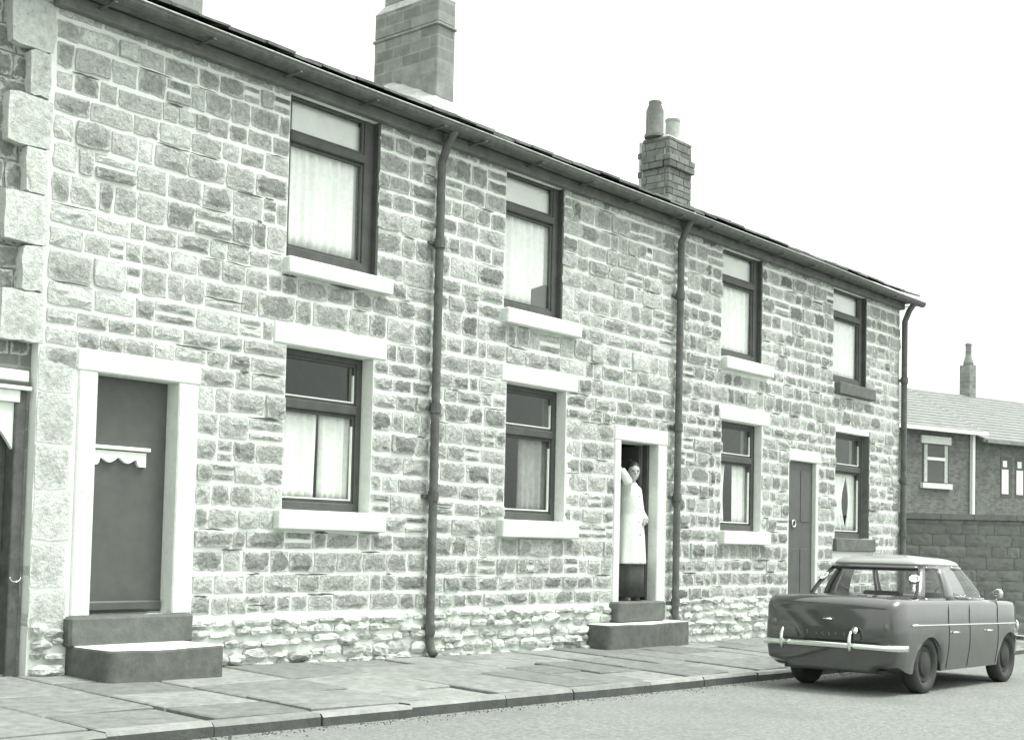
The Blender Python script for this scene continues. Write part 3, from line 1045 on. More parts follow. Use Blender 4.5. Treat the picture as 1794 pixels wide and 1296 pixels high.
for (xa, xb, za, zb) in ((12.11, 12.40, 0.42, 1.15), (12.48, 12.77, 0.42, 1.15), (12.11, 12.40, 1.55, 2.32), (12.48, 12.77, 1.55, 2.32)):
    m = MB(); m.box(xa, xb, 0.046, 0.056, za, zb, 0, 0.008); m.build('door_panel', DOOR, d3)
kn = MB()
n = 16
R = []
for k in range(n):
    a = 2 * math.pi * k / n
    R.append([(12.25 + (0.052 + 0.011 * math.cos(t)) * math.cos(a), 0.035 + 0.011 * math.sin(t), 1.52 + (0.052 + 0.011 * math.cos(t)) * math.sin(a)) for t in [2 * math.pi * q / 8 for q in range(8)]])
kn.rings(R + [R[0]], False)
kn.build('door_knocker', CHROME, d3, True)
box('threshold', 11.98, 12.95, -0.14, 0.12, -0.3, 0.24, STEP_STONE, h3, 0.02, 0.004, rs)
window(h3, 10.10, 11.19, 1.37, 2.88, 0.11, right=0.09, bead=True)
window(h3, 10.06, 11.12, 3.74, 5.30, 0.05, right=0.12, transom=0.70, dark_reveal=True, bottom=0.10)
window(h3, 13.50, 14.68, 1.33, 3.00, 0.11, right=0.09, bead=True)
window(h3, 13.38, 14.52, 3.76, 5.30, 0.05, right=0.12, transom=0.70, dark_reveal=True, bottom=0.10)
stone_dress(h3, 'lintel', 10.04, 11.42, 2.882, 3.035, -0.02, 0.10, seed=24)
stone_dress(h3, 'window_sill', 10.06, 11.34, 1.185, 1.368, -0.10, 0.12, seed=25)
stone_dress(h3, 'window_sill', 10.06, 11.36, 3.575, 3.742, -0.10, 0.10, seed=26)
stone_dress(h3, 'window_sill', 13.44, 14.84, 1.125, 1.328, -0.07, 0.12, STEP_STONE, seed=27)
stone_dress(h3, 'window_sill', 13.44, 14.74, 3.575, 3.762, -0.10, 0.10, STEP_STONE, seed=28)
box('jamb', 11.187, 11.26, -0.008, 0.11, 1.38, 2.88, PAINT_STONE, h3, 0.004)
box('jamb', 14.677, 14.72, -0.008, 0.11, 1.34, 3.00, STEP_STONE, h3, 0.004)
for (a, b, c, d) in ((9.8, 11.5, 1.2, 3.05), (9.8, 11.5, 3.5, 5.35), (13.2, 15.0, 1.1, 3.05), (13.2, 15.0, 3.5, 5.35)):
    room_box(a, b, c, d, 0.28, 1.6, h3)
drainpipe(h3, END + 0.02, 5.32, slope(16) + 0.02, r=0.05)
gutter(h3, 8.885, END + 0.32)
box('eaves_board', 8.892, END, -0.10, 0.0, 5.24, 5.35, EAVES, h3, 0.01)
roof(h3, 8.89, END + 0.12, 23)
# gable end and back of the row, so that nothing is open
gb = MB()
gb.prism([(0, 0)] * 3, 0, 1) if False else None
V = [(END + 0.0, 0.34, -0.6), (END + 0.0, 6.8, -0.6), (END + 0.0, 6.8, 5.35), (END + 0.0, 3.4, 7.0), (END + 0.0, 0.34, 5.50),
     (END - 0.3, 0.34, -0.6), (END - 0.3, 6.8, -0.6), (END - 0.3, 6.8, 5.35), (END - 0.3, 3.4, 7.0), (END - 0.3, 0.34, 5.50)]
F = [(0, 1, 2, 3, 4), (9, 8, 7, 6, 5), (0, 5, 6, 1), (1, 6, 7, 2), (2, 7, 8, 3), (3, 8, 9, 4), (4, 9, 5, 0)]
add('gable_wall', V, F, STEP_STONE, h3)
for hh, a, b in ((h1, 0.0, 4.37), (h2, 4.37, 8.885), (h3, 8.885, END - 0.3)):
    box('back_wall', a, b, 6.5, 6.8, -0.6, 5.36, STEP_STONE, hh, 0)

# ------------------------------------------------------------------ curtains (each hangs in its own window)
curtain('long white net curtain filling the upstairs window of the nearest house', 2.52, 3.40, 3.84, 4.90, 0.135, CURTAIN, 9)
curtain('pale blind pulled across the top light upstairs in the nearest house', 2.50, 3.40, 4.87, 5.22, 0.125, BLIND, 2, amp=0.004, name='window_blind')
curtain('left white net curtain downstairs in the nearest house, left of a dark gap', 2.50, 3.04, 1.48, 2.36, 0.235, CURTAIN, 5)
curtain('right white net curtain downstairs in the nearest house, right of a dark gap', 3.095, 3.50, 1.48, 2.36, 0.235, CURTAIN, 5)
curtain('pale net curtain upstairs in the middle house, behind a dark mirror back', 5.52, 6.44, 3.80, 4.86, 0.135, CURTAIN, 8)
curtain('pale blind behind the top light upstairs in the middle house', 5.52, 6.44, 4.84, 5.22, 0.125, BLIND, 2, amp=0.004, name='window_blind')
curtain('grey curtain on the right side of the dim downstairs window of the middle house', 6.10, 6.62, 1.46, 2.36, 0.235, CURTAIN_GREY, 5)
curtain('narrow white curtain at the left of the downstairs window near the second drainpipe', 10.16, 10.54, 1.46, 2.34, 0.20, CURTAIN, 3, waist=0.03)
curtain('wide white curtain at the right of the downstairs window near the second drainpipe', 10.72, 11.16, 1.46, 2.34, 0.20, CURTAIN, 5)
curtain('white net curtain upstairs, directly above the downstairs window near the second drainpipe', 10.10, 11.06, 3.82, 4.82, 0.135, CURTAIN, 8)
curtain('pale blind in the top light upstairs, right of the second drainpipe', 10.10, 11.06, 4.80, 5.22, 0.125, BLIND, 2, amp=0.004, name='window_blind')
curtain('left tied-back curtain in the downstairs window nearest the end of the row', 13.60, 14.26, 1.44, 2.40, 0.20, CURTAIN, 5, waist=0.16)
curtain('right tied-back curtain in the downstairs window nearest the end of the row', 14.26, 14.64, 1.44, 2.40, 0.20, CURTAIN, 5, waist=-0.10)
curtain('white net curtain in the upstairs window nearest the end of the row', 13.42, 14.46, 3.86, 4.84, 0.135, CURTAIN, 8)
curtain('pale blind in the top light of the upstairs window nearest the end of the row', 13.42, 14.46, 4.82, 5.22, 0.125, BLIND, 2, amp=0.004, name='window_blind')

b = MB()
b.prism([(6.10, 3.825), (6.40, 3.825), (6.40, 4.10), (6.34, 4.11), (6.10, 4.02)], 0.104, 0.110)
mirror = b.build('dressing_mirror', DOOR)
thing(mirror, 'dark back of a small mirror on the upstairs sill of the middle house', 'mirror')

# ------------------------------------------------------------------ chimneys: parts of the houses they stand on
def tall_chimney(house, x0, x1, y0, y1, zt, seed, heap=1.0):
    rng = random.Random(seed)
    b = MB()
    b.box(x0, x1, y0, y1, 5.9, zt - 0.52, 0, 0.015)
    c = b.build('chimney', SOOT, house)
    box('string_course', x0 - 0.016, x1 + 0.016, y0 - 0.02, y1 + 0.02, zt - 0.53, zt - 0.485, SOOT, c, 0.012)
    box('chimney_top', x0 + 0.002, x1 - 0.002, y0 + 0.002, y1 - 0.002, zt - 0.475, zt - 0.12, SOOT, c, 0.012)
    cap = MB()
    cap.rings([[(x0, y0, zt - 0.13), (x1, y0, zt - 0.13), (x1, y1, zt - 0.13), (x0, y1, zt - 0.13)], [(x0 + .07, y0 + .13, zt), (x1 - .07, y0 + .13, zt), (x1 - .07, y1 - .13, zt), (x0 + .07, y1 - .13, zt)]])
    cap.build('chimney_cap', FLAUNCH, c)
    box('upper_stack', x0 + 0.06, x1 - 0.06, y0 + 0.12, y1 - 0.12, zt - 0.01, zt + 0.5, SOOT, c, 0.012)
    # mortar weathering heaped round the foot
    n = 40
    V = []; F = []
    R = []
    for lvl, (off, dz) in enumerate(((0.30, 0.0), (0.20, 0.10), (0.09, 0.20), (-0.01, 0.26))):
        ring = []
        for k in range(n):
            a = 2 * math.pi * k / n
            cx, cy = math.cos(a), math.sin(a)
            s = 1 / max(abs(cx), abs(cy))
            px = (x0 + x1) / 2 + cx * s * ((x1 - x0) / 2 + off)
            py = (y0 + y1) / 2 + cy * s * ((y1 - y0) / 2 + off)
            zz = (roof_z(py, px) if py < RIDGE_Y else 2 * RIDGE_Z - roof_z(py, px)) + dz * heap + 0.05 * mnoise.noise(Vector((px * 4, py * 4, lvl))) - (0.03 if lvl == 0 else 0)
            ring.append((px, py, zz))
        R.append(ring)
    f = MB(); f.rings(R, False)
    f.build('flaunching', FLAUNCH, c, True)
    return c
tall_chimney(h2, 6.99, 7.34, 2.55, 3.76, 8.50, 1)
tall_chimney(h1, 2.86, 3.30, 2.60, 3.80, 8.3, 2, 0.35)

def course_chimney(house, x0, x1, y0, y1, zt, seed):
    rng = random.Random(seed)
    core = MB(); core.box(x0 + 0.02, x1 - 0.02, y0 + 0.02, y1 - 0.02, 6.2, zt - 0.02, 0, 0)
    c = core.build('chimney', SOOT_MORTAR, house)
    z = 6.75
    k = 0
    while z < zt - 0.05:
        h = rng.uniform(0.10, 0.14)
        band = (abs(z - 7.62) < 0.07)
        e = 0.045 if band else 0.0
        z1 = min(z + h, zt)
        for (axis, a, b) in (('x', x0, x1), ('y', y0, y1)):
            p = a
            first = True
            while p < b - 0.02:
                w = rng.uniform(0.2, 0.36)
                if first and k % 2: w *= 0.5
                first = False
                q = min(p + w, b)
                if b - q < 0.1: q = b
                g = 0.004
                if axis == 'x':
                    for (ya, yb) in ((y0 - e, y0 + 0.08), (y1 - 0.08, y1 + e)):
                        if ya < y0 + 0.01 or k % 3 == 0:
                            box('chimney_stone', p + g - (e if p == a else 0), q - g + (e if q == b else 0), ya, yb, z + g, z1 - g, SOOT_STONE, c, 0.008, 0.003, rng, rng.uniform(0.7, 1.25))
                else:
                    box('chimney_stone', x0 - e - 0.002, x0 + 0.075, max(p + g, y0 + 0.085), min(q - g, y1 - 0.085), z + g, z1 - g, SOOT_STONE, c, 0.008, 0.003, rng, rng.uniform(0.7, 1.25)) if min(q - g, y1 - .085) - max(p + g, y0 + .085) > .03 else None
                p = q
        z = z1; k += 1
    box('chimney_cap', x0 + 0.05, x1 - 0.05, y0 + 0.05, y1 - 0.05, zt - 0.03, zt + 0.05, FLAUNCH, c, 0.03)
    def pot(x, y, z0, z1, r, m, taper):
        prof = [(r * 1.15, z0), (r * 1.15, z0 + 0.05), (r, z0 + 0.08), (r * 0.98, z1 - taper), (r * 0.70 if taper > 0.1 else r, z1 - 0.05), (r * 0.75 if taper > .1 else r * 1.05, z1 - 0.03), (r * 0.72 if taper > .1 else r * 1.05, z1), (r * 0.5, z1), (r * 0.5, z1 - 0.15)]
        m_ = MB()
        m_.rings([[(x + rr * math.cos(2 * math.pi * j / 14), y + rr * math.sin(2 * math.pi * j / 14), zz) for j in range(14)] for rr, zz in prof])
        smooth_by_angle(m_.build('chimney_pot', m, c), 50)
    pot(13.14, 3.25, zt + 0.03, zt + 0.66, 0.155, POT, 0.16)
    pot(13.62, 3.20, zt + 0.03, zt + 0.46, 0.13, POT_PALE, 0.02)
course_chimney(h3, 13.07, 13.78, 2.90, 3.55, 8.10, 3)

# ------------------------------------------------------------------ neighbour at the left edge
nb = empty('neighbouring_house', (-2.5, 0.1, 0))
thing(nb, 'grey house cut by the left edge, with a dark doorway beside the quoins', 'house')
nop = [(-1.05, -0.035, 0.04, 2.28)]
nbw = wall_mesh(-5.2, -0.005, nop, nb, y=0.10, zt=5.34, m=SOOT, depth=0.25)
rn = random.Random(77)
nst = []
z = 2.48
while z < 5.25:
    h = rn.uniform(0.17, 0.24)
    x = -2.2
    while x < -0.05:
        w = min(rn.uniform(0.2, 0.42), -0.02 - x)
        if w > 0.07:
            nst.append(rock(rn, x + 0.008, x + w - 0.008, z + 0.008, z + h - 0.008, 0.012, 0.018, rn.uniform(0.55, 0.8), y=0.10))
        x += w
    z += h
emit_stones(nst, nbw, 'stone', STONE)
box('door_lintel', -1.2, -0.03, 0.06, 0.2, 2.28, 2.37, WHITE_PAINT, nb, 0.008)
box('cornice', -1.2, -0.02, 0.03, 0.2, 2.215, 2.245, WHITE_PAINT, nb, 0.004)
box('cornice', -1.2, -0.025, 0.045, 0.2, 2.248, 2.278, TIMBER, nb, 0.004)
box('cornice', -1.2, -0.10, 0.06, 0.2, 2.12, 2.212, WHITE_PAINT, nb, 0.004)
box('door_post', -0.125, -0.035, 0.075, 0.24, 0.02, 2.214, IRON, nb, 0.008)
nd = box('door', -1.04, -0.126, 0.20, 0.25, 0.04, 2.12, IRON, nb, 0.004)
sp = MB()
prev = None
for k in range(13):
    u = k / 12.0
    x = -0.60 + (-0.128 + 0.60) * u
    zlow = 2.06 - 0.30 * max(0, (u - 0.1) / 0.9) ** 2.2
    if prev:
        sp.prism([(prev[0], prev[1]), (x, zlow), (x, 2.118), (prev[0], 2.118)], 0.10, 0.14)
    prev = (x, zlow)
sp.build('arched_spandrel', WHITE_PAINT, nb)
ring = MB(); R = []
for k in range(17):
    a = math.pi + math.pi * k / 16
    cx, cz = -0.085 + 0.045 * math.cos(a), 0.78 + 0.035 * math.sin(a)
    R.append((cx, 0.055, cz))
ring.tube(R, 0.006, 6)
ring.build('door_ring', CHROME, nb, True)
box('roof', -5.3, -0.31, -0.2, 3.4, 5.36, 5.46, SLATE, nb, 0.0, tone=0.9)
box('base_course', -5.2, -1.05, 0.06, 0.10, -0.2, 0.30, QUOIN, nb, 0.01, tone=0.9)

# ------------------------------------------------------------------ far terrace beyond the end of the row
FA = Vector((35.18, 8.22, 0)); FD = Vector((0.958, -0.287, 0)).normalized(); FN = Vector((-0.287, -0.958, 0)).normalized()
def fp(s, z, out=0.0):
    p = FA + FD * s + FN * out
    return (p.x, p.y, z)
def fbox(name, s0, s1, z0, z1, o0, o1, m, parent):
    b = MB()
    b.rings([[fp(s0, z0, o1), fp(s1, z0, o1), fp(s1, z0, o0), fp(s0, z0, o0)], [fp(s0, z1, o1), fp(s1, z1, o1), fp(s1, z1, o0), fp(s0, z1, o0)]])
    return b.build(name, m, parent)
def far_window(house, s0, s1, z0, z1, white_side=True):
    w = fbox('window', s0, s1, z0, z1, -0.12, 0.012, TIMBER, house)
    zm = z0 + (z1 - z0) * 0.62
    for (a, b) in ((z0 + 0.06, zm - 0.05), (zm + 0.05, z1 - 0.06)):
        fbox('pane', s0 + 0.24, s1 - 0.24, a, b, 0.0, 0.02, DOOR, w)
    fbox('meeting_rail', s0 + 0.2, s1 - 0.2, zm - 0.05, zm + 0.05, 0.0, 0.05, WHITE_PAINT, w)
    fbox('box_frame', s0 + 0.07, s0 + 0.22, z0 + 0.04, z1 - 0.04, 0.0, 0.035, FLAUNCH, w)
    fbox('box_frame', s1 - 0.22, s1 - 0.07, z0 + 0.04, z1 - 0.04, 0.0, 0.035, FLAUNCH, w)
    fbox('lintel', s0 - 0.08, s1 + 0.08, z1, z1 + 0.25, -0.1, 0.06, PAINT_STONE, w)
    fbox('window_sill', s0 - 0.08, s1 + 0.08, z0 - 0.17, z0, -0.1, 0.12, PAINT_STONE, w)
    return w
def far_house(label, s0, s1, eave, ridge, depth=7.0):
    e = empty('far_house', fp((s0 + s1) / 2, -0.6))
    thing(e, label, 'house', 'brick houses beyond the end of the terrace')
    fbox('wall', s0, s1, -1.0, eave, -depth, 0.0, BRICK_FAR, e)
    b = MB()
    prof = [(0.3, eave - 0.02), (-depth / 2, ridge), (-depth - 0.3, eave - 0.02), (-depth - 0.3, eave - 0.12), (-depth / 2, ridge - 0.15), (0.3, eave - 0.12)]
    b.rings([[fp(s0 - 0.02, z, o) for o, z in reversed(prof)], [fp(s1 + 0.02, z, o) for o, z in reversed(prof)]])
    r = b.build('roof', ROOF_FAR, e)
    # courses of slates, each a shallow step
    n = 16
    cm = MB()
    for k in range(n):
        u0 = k / n; u1 = (k + 1) / n
        o0 = 0.3 - (depth / 2 + 0.3) * u0; o1 = 0.3 - (depth / 2 + 0.3) * u1
        za = eave - 0.02 + (ridge - eave + 0.02) * u0; zb = eave - 0.02 + (ridge - eave + 0.02) * u1
        s = s0
        rr = random.Random(k)
        cm.quad(fp(s0, za + 0.03, o0), fp(s1, za + 0.03, o0), fp(s1, zb + 0.008, o1), fp(s0, zb + 0.008, o1))
        cm.quad(fp(s0, za, o0), fp(s1, za, o0), fp(s1, za + 0.03, o0), fp(s0, za + 0.03, o0))
    cm.build('slate_courses', ROOF_FAR, r)
    return e
f1 = far_house('dark brick house with a white sash window, seen past the terrace end', -7.0, 3.42, 5.25, 7.30)
f2 = far_house('lower brick house with pale columned window at the right edge', 3.46, 14.0, 5.02, 7.10)
fbox('gutter', -7.0, 3.55, 5.10, 5.22, 0.3, 0.42, WHITE_PAINT, f1)
fbox('gutter', 3.56, 14.0, 4.88, 4.98, 0.3, 0.40, SOOT, f2)
fbox('drainpipe', 3.10, 3.23, -0.6, 5.12, 0.02, 0.14, WHITE_PAINT, f1)
far_window(f1, 0.72, 2.02, 3.42, 4.72)
for (s0) in (4.75, 5.55, 6.6):
    w = fbox('window', s0 + 0.0, s0 + 0.62, 3.1, 4.5, -0.1, 0.01, DOOR, f2)
    fbox('curtain_panel', s0 + 0.05, s0 + 0.40, 3.22, 4.06, 0.0, 0.03, CURTAIN, w)
    fbox('curtain_panel', s0 + 0.10, s0 + 0.32, 4.14, 4.36, 0.0, 0.03, CURTAIN, w)
# chimney on the ridge of the nearer far house
fc = MB()
fs, fo = 7.1 - 3.25 * 1.18, -3.5
b = MB()
far_ch = fbox('chimney', 7.36, 7.74, 6.6, 8.25, -3.75, -3.3, SOOT, f2)
def fring(s, z, r, o=-3.5, n=10):
    return [fp(s + r * math.cos(2 * math.pi * k / n), z, o + r * math.sin(2 * math.pi * k / n)) for k in range(n)]
b = MB(); b.rings([fring(7.55, 8.22, 0.20), fring(7.55, 8.40, 0.19), fring(7.55, 8.58, 0.12), fring(7.55, 9.0, 0.115), fring(7.55, 9.02, 0.14), fring(7.55, 9.1, 0.09)])
b.build('chimney_pot', SOOT, far_ch, True)

# dark yard wall closing the view between the terrace and the far houses
yw = empty('yard_wall', (18.2, -1.2, slope(18)))
thing(yw, 'dark sooty stone yard wall behind the parked car', 'wall')
WA = Vector((16.35, 0.95, 0)); WD = Vector((0.62, -0.785, 0)).normalized(); WN = Vector((-0.785, -0.62, 0)).normalized()
def wp(s, z, o):
    p = WA + WD * s + WN * o
    return (p.x, p.y, z)
b = MB()
b.rings([[wp(0, -0.7, 0), wp(7, -0.7, 0), wp(7, -0.7, -0.3), wp(0, -0.7, -0.3)], [wp(0, 1.72, 0), wp(7, 1.72, 0), wp(7, 1.72, -0.3), wp(0, 1.72, -0.3)]])
ywc = b.build('wall_core', WALL_DARK, yw, tone=0.9)
ry = random.Random(41)
z = -0.55
ys_ = []
while z < 1.66:
    h = ry.uniform(0.15, 0.22)
    h = min(h, 1.74 - z)
    s = 0.0
    while s < 6.9:
        w = min(ry.uniform(0.22, 0.48), 7.0 - s)
        V, F, t = rock(ry, s + 0.004, s + w - 0.004, z + 0.003, z + h - 0.003, 0.012, 0.016, ry.uniform(0.88, 1.12))
        V = [wp(p[0], p[2], -p[1]) for p in V]
        if w > 0.06: add('stone', V, F, WALL_DARK, ywc, False, None, t)
        s += w
    z += h
s = -0.05
while s < 7.0:
    w = ry.uniform(0.5, 0.8)
    b = MB()
    b.rings([[wp(s, 1.73, .07), wp(s + w - .008, 1.73, .07), wp(s + w - .008, 1.73, -.36), wp(s, 1.73, -.36)], [wp(s, 1.83, .06), wp(s + w - .008, 1.83, .06), wp(s + w - .008, 1.84, -.35), wp(s, 1.83, -.35)]])
    b.build('coping_stone', WALL_DARK, yw, tone=ry.uniform(0.75, 0.9))
    s += w
# strip of far pavement at the foot of that wall
b = MB()
b.rings([[wp(-0.6, -0.6, 0.02), wp(8, -0.6, 0.02), wp(8, -0.6, 2.7), wp(-0.6, -0.6, 2.7)][::-1], [wp(-0.6, slope(17) - 0.09, 0.02), wp(8, slope(17) - 0.09, 0.02), wp(8, slope(17) - 0.10, 2.7), wp(-0.6, slope(17) - 0.10, 2.7)][::-1]])
fpv = b.build('far_pavement', FLAUNCH)
thing(fpv, 'pale strip of pavement beyond the parked car', None, kind='structure')

# ------------------------------------------------------------------ the parked car (built rear at x=0, nose towards +x, then set on the road)
CAR_X, CAR_Y = 6.37, -3.48
CAR_Z = road_z(CAR_X + 1.8) + 0.0
LEN, HW = 3.56, 0.715
car = empty('parked_car', (CAR_X + LEN / 2, CAR_Y, CAR_Z))
thing(car, 'dark rounded saloon car with chrome bumper parked at the kerb, seen from behind', 'car')
def cp(x, y, z):
    """car space (x forward, y to the left/house side, z up) to world, following the fall of the street"""
    return (CAR_X + x, CAR_Y + y, CAR_Z + z - 0.013 * (x - 1.8))
WHEELS = (0.74, 2.92)
WR = 0.285
def smooth(a, b, t):
    t = max(0.0, min(1.0, (t - a) / (b - a)))
    return t * t * (3 - 2 * t)
def deck(x):       # height of the centre line of boot and bonnet
    if x < 0.85: return belt(x) + 0.010 + 0.012 * smooth(0.05, 0.5, x)
    if x < 2.5: return 0.898
    return 0.90 - 0.14 * smooth(2.5, 3.6, x) ** 1.5
def belt(x):       # height of the shoulder of the wings
    return 0.85 + 0.065 * smooth(-0.03, 0.15, x) ** 0.8 - 0.03 * smooth(1.8, 3.2, x) - 0.20 * smooth(3.0, 3.62, x) ** 2
def halfw(x):
    return HW * (0.955 + 0.045 * smooth(-0.02, 0.22, x) ** 0.7) * (1 - 0.20 * smooth(2.9, 3.62, x) ** 1.5)
def zlow(x):
    z = 0.205 + 0.09 * (1 - smooth(0.0, 0.35, x)) + 0.10 * smooth(3.3, 3.56, x)
    for w in WHEELS:
        d = abs(x - w)
        R = 0.315
        if d < R:
            z = max(z, WR - 0.02 + math.sqrt(R * R - d * d) * 0.86)
    return z
def section(x):
    w = halfw(x); zl = zlow(x); bz = belt(x); dk = deck(x)
    arch = any(abs(x - q) < 0.315 for q in WHEELS)
    P = [(0, 0.20), (w * 0.62, 0.20), (w * 0.70, zl if arch else 0.205 + 0.6 * (zl - 0.205)), (w * 0.945, zl)]
    hs = [0.30, 0.42, 0.52, 0.62, 0.70]
    ws = [0.965, 0.992, 1.0, 0.998, 0.985]
    for h, k in zip(hs, ws):
        zz = max(zl + 0.01 + 0.02 * (h - 0.3), min(h, bz - 0.06))
        P.append((w * k, zz))
    P += [(w * 0.982, bz - 0.055), (w * 0.958, bz - 0.022), (w * 0.90, bz - 0.002), (w * 0.83, bz - 0.004), (w * 0.72, dk - 0.010), (w * 0.45, dk - 0.002), (0, dk)]
    return P
XS = [0.0, 0.008, 0.022, 0.045, 0.08, 0.115, 0.15, 0.20, 0.25, 0.33, 0.40, 0.44, 0.49, 0.55, 0.62, 0.70, 0.78, 0.86, 0.93, 0.99, 1.04, 1.08, 1.14, 1.3, 1.5, 1.7, 1.9, 2.1, 2.3, 2.5, 2.57, 2.60, 2.66, 2.74, 2.83, 2.92, 3.01, 3.10, 3.18, 3.24, 3.28, 3.35, 3.43, 3.50, 3.545, 3.56]
rings_ = []
for i, x in enumerate(XS):
    P = section(x)
    if i == 0 or i == len(XS) - 1:
        zc = 0.55
        P = [(p[0] * 0.93, zc + (p[1] - zc) * 0.88) for p in P]
    elif i in (1, 2, 3):
        k1 = (0.0, 0.965, 0.985, 0.995)[i]; k2 = (0.0, 0.945, 0.975, 0.99)[i]
        P = [(p[0] * k1, 0.55 + (p[1] - 0.55) * k2) for p in P]
    L = [cp(x, -p[0], p[1]) for p in P] + [cp(x, p[0], p[1]) for p in reversed(P[1:-1])]
    rings_.append(L)
b = MB(); b.rings(rings_)
body = b.build('body', CAR, car, False)
smooth_by_angle(body, 38)

# greenhouse: ring functions from belt to roof
def ring_pt(t, h):
    """t round the car: 0 = middle of the tail, 0.25 = right side, 0.5 = nose; h 0 belt to 1 roof edge"""
    a = 2 * math.pi * t
    bx0, bx1, bw = 0.60, 2.62, 0.675
    tx0, tx1, tw = 1.00, 2.12, 0.53
    hh = h
    x0 = bx0 + (tx0 - bx0) * hh ** 1.25; x1 = bx1 + (tx1 - bx1) * hh ** 1.1; w = bw + (tw - bw) * hh ** 1.5
    e = 0.42
    c, s = math.cos(a), math.sin(a)
    cx = (x0 + x1) / 2; lx = (x1 - x0) / 2
    X = cx - lx * math.copysign(abs(c) ** e, c)
    Y = -w * math.copysign(abs(s) ** 0.36, s)
    Z = 0.885 + 0.36 * hh
    return cp(X, Y, Z)
HB, HT = 0.10, 0.90
T_SEGS = [  # (t0, t1, glass?)
    (-0.108, 0.108, 'rear_window'), (0.108, 0.148, None), (0.148, 0.232, 'side_window'), (0.232, 0.252, None), (0.252, 0.352, 'side_window'), (0.352, 0.385, None),
    (0.385, 0.615, 'windscreen'), (0.615, 0.648, None), (0.648, 0.748, 'side_window'), (0.748, 0.768, None), (0.768, 0.852, 'side_window'), (0.852, 0.892, None)]
pil = MB()
def patch(mb, t0, t1, h0, h1, nt=8, nh=4, inset=0.0):
    i0 = len(mb.v)
    for j in range(nh + 1):
        for i in range(nt + 1):
            p = Vector(ring_pt(t0 + (t1 - t0) * i / nt, h0 + (h1 - h0) * j / nh))
            if inset:
                c = Vector(cp(1.7, 0, p.z - CAR_Z))
                d = (c - p); d.z = 0
                p = p + d.normalized() * inset
            mb.v.append(tuple(p))
    for j in range(nh):
        for i in range(nt):
            a = i0 + j * (nt + 1) + i
            mb.f.append((a, a + 1, a + nt + 2, a + nt + 1)); mb.m.append(0)
for (t0, t1, kind) in T_SEGS:
    n = max(2, int((t1 - t0) * 60))
    if kind is None:
        patch(pil, t0, t1, 0.0, 1.0, n, 5)
    else:
        patch(pil, t0, t1, 0.0, HB, n, 1)
        patch(pil, t0, t1, HT, 1.0, n, 1)
pl = pil.build('pillars', CAR, car, True)
so = pl.modifiers.new('thickness', 'SOLIDIFY'); so.thickness = 0.035; so.offset = -1
# roof
R = []
N = 64
R.append([ring_pt(k / N, 1.0) for k in range(N)])
cx = Vector(cp(1.63, 0, 0))
for (s, dz) in ((0.985, 0.018), (0.94, 0.040), (0.85, 0.062), (0.68, 0.082), (0.45, 0.094), (0.2, 0.099)):
    ring = []
    for p in R[0]:
        q = Vector(p)
        ring.append((cx.x + (q.x - cx.x) * s, cx.y + (q.y - cx.y) * s, q.z + dz))
    R.append(ring)
b = MB(); b.rings([r for r in reversed([list(reversed(x)) for x in R])], True)
rf = b.build('roof', CAR_PALE, car, True)
rf['label'] = 'pale roof panel'
bmx = bmesh.new(); bmx.from_mesh(rf.data); bmesh.ops.recalc_face_normals(bmx, faces=bmx.faces[:]); bmx.to_mesh(rf.data); bmx.free()
bmx = bmesh.new(); bmx.from_mesh(body.data); bmesh.ops.recalc_face_normals(bmx, faces=bmx.faces[:]); bmx.to_mesh(body.data); bmx.free()
for (t0, t1, kind) in T_SEGS:
    if kind:
        g = MB(); patch(g, t0 - 0.002, t1 + 0.002, HB - 0.01, HT + 0.01, max(3, int((t1 - t0) * 60)), 5, 0.012)
        go = g.build(kind, CAR_GLASS, car, True)
        if kind == 'rear_window':
            rear_glass = go
            tr = MB()
            path = [ring_pt(t0 + (t1 - t0) * k / 14, HB) for k in range(15)] + [ring_pt(t1, HB + (HT - HB) * k / 5) for k in range(1, 6)] + [ring_pt(t1 - (t1 - t0) * k / 14, HT) for k in range(1, 15)] + [ring_pt(t0, HT - (HT - HB) * k / 5) for k in range(1, 6)]
            tr.tube(path, 0.009, 5)
            tr.build('window_rubber', RUBBER, go, True)
# two round stickers inside the top corners of the rear window
for tt in (-0.098, 0.098):
    c0 = Vector(ring_pt(tt * 0.94, 0.62)); ta = (Vector(ring_pt(tt * 0.94 + 0.01, 0.62)) - c0).normalized(); tb = (Vector(ring_pt(tt * 0.94, 0.70)) - c0).normalized()
    nn = ta.cross(tb).normalized()
    if nn.x > 0: nn = -nn
    st_ = MB()
    c1 = c0 + nn * 0.003
    n = 18
    st_.rings([[tuple(c1 + nn * k2 + (ta * math.cos(2 * math.pi * k / n) + tb * math.sin(2 * math.pi * k / n)) * 0.056 * (1 + 0.07 * math.cos(9 * 2 * math.pi * k / n))) for k in range(n)] for k2 in (0, 0.002)])
    sk = st_.build('window_sticker', WHITE_PAINT, rear_glass)
    mk = MB()
    for (da, db) in ((-0.02, 0.018), (0.02, 0.018), (0.0, 0.0), (-0.028, -0.008), (0.026, -0.010), (0, 0.03)):
        q = c1 + nn * 0.004 + ta * da + tb * db
        mk.rings([[tuple(q + nn * k2 + (ta * math.cos(2 * math.pi * k / 6) + tb * math.sin(2 * math.pi * k / 6)) * 0.009) for k in range(6)] for k2 in (0, 0.001)])
    mk.build('sticker_marks', PLATE, sk)
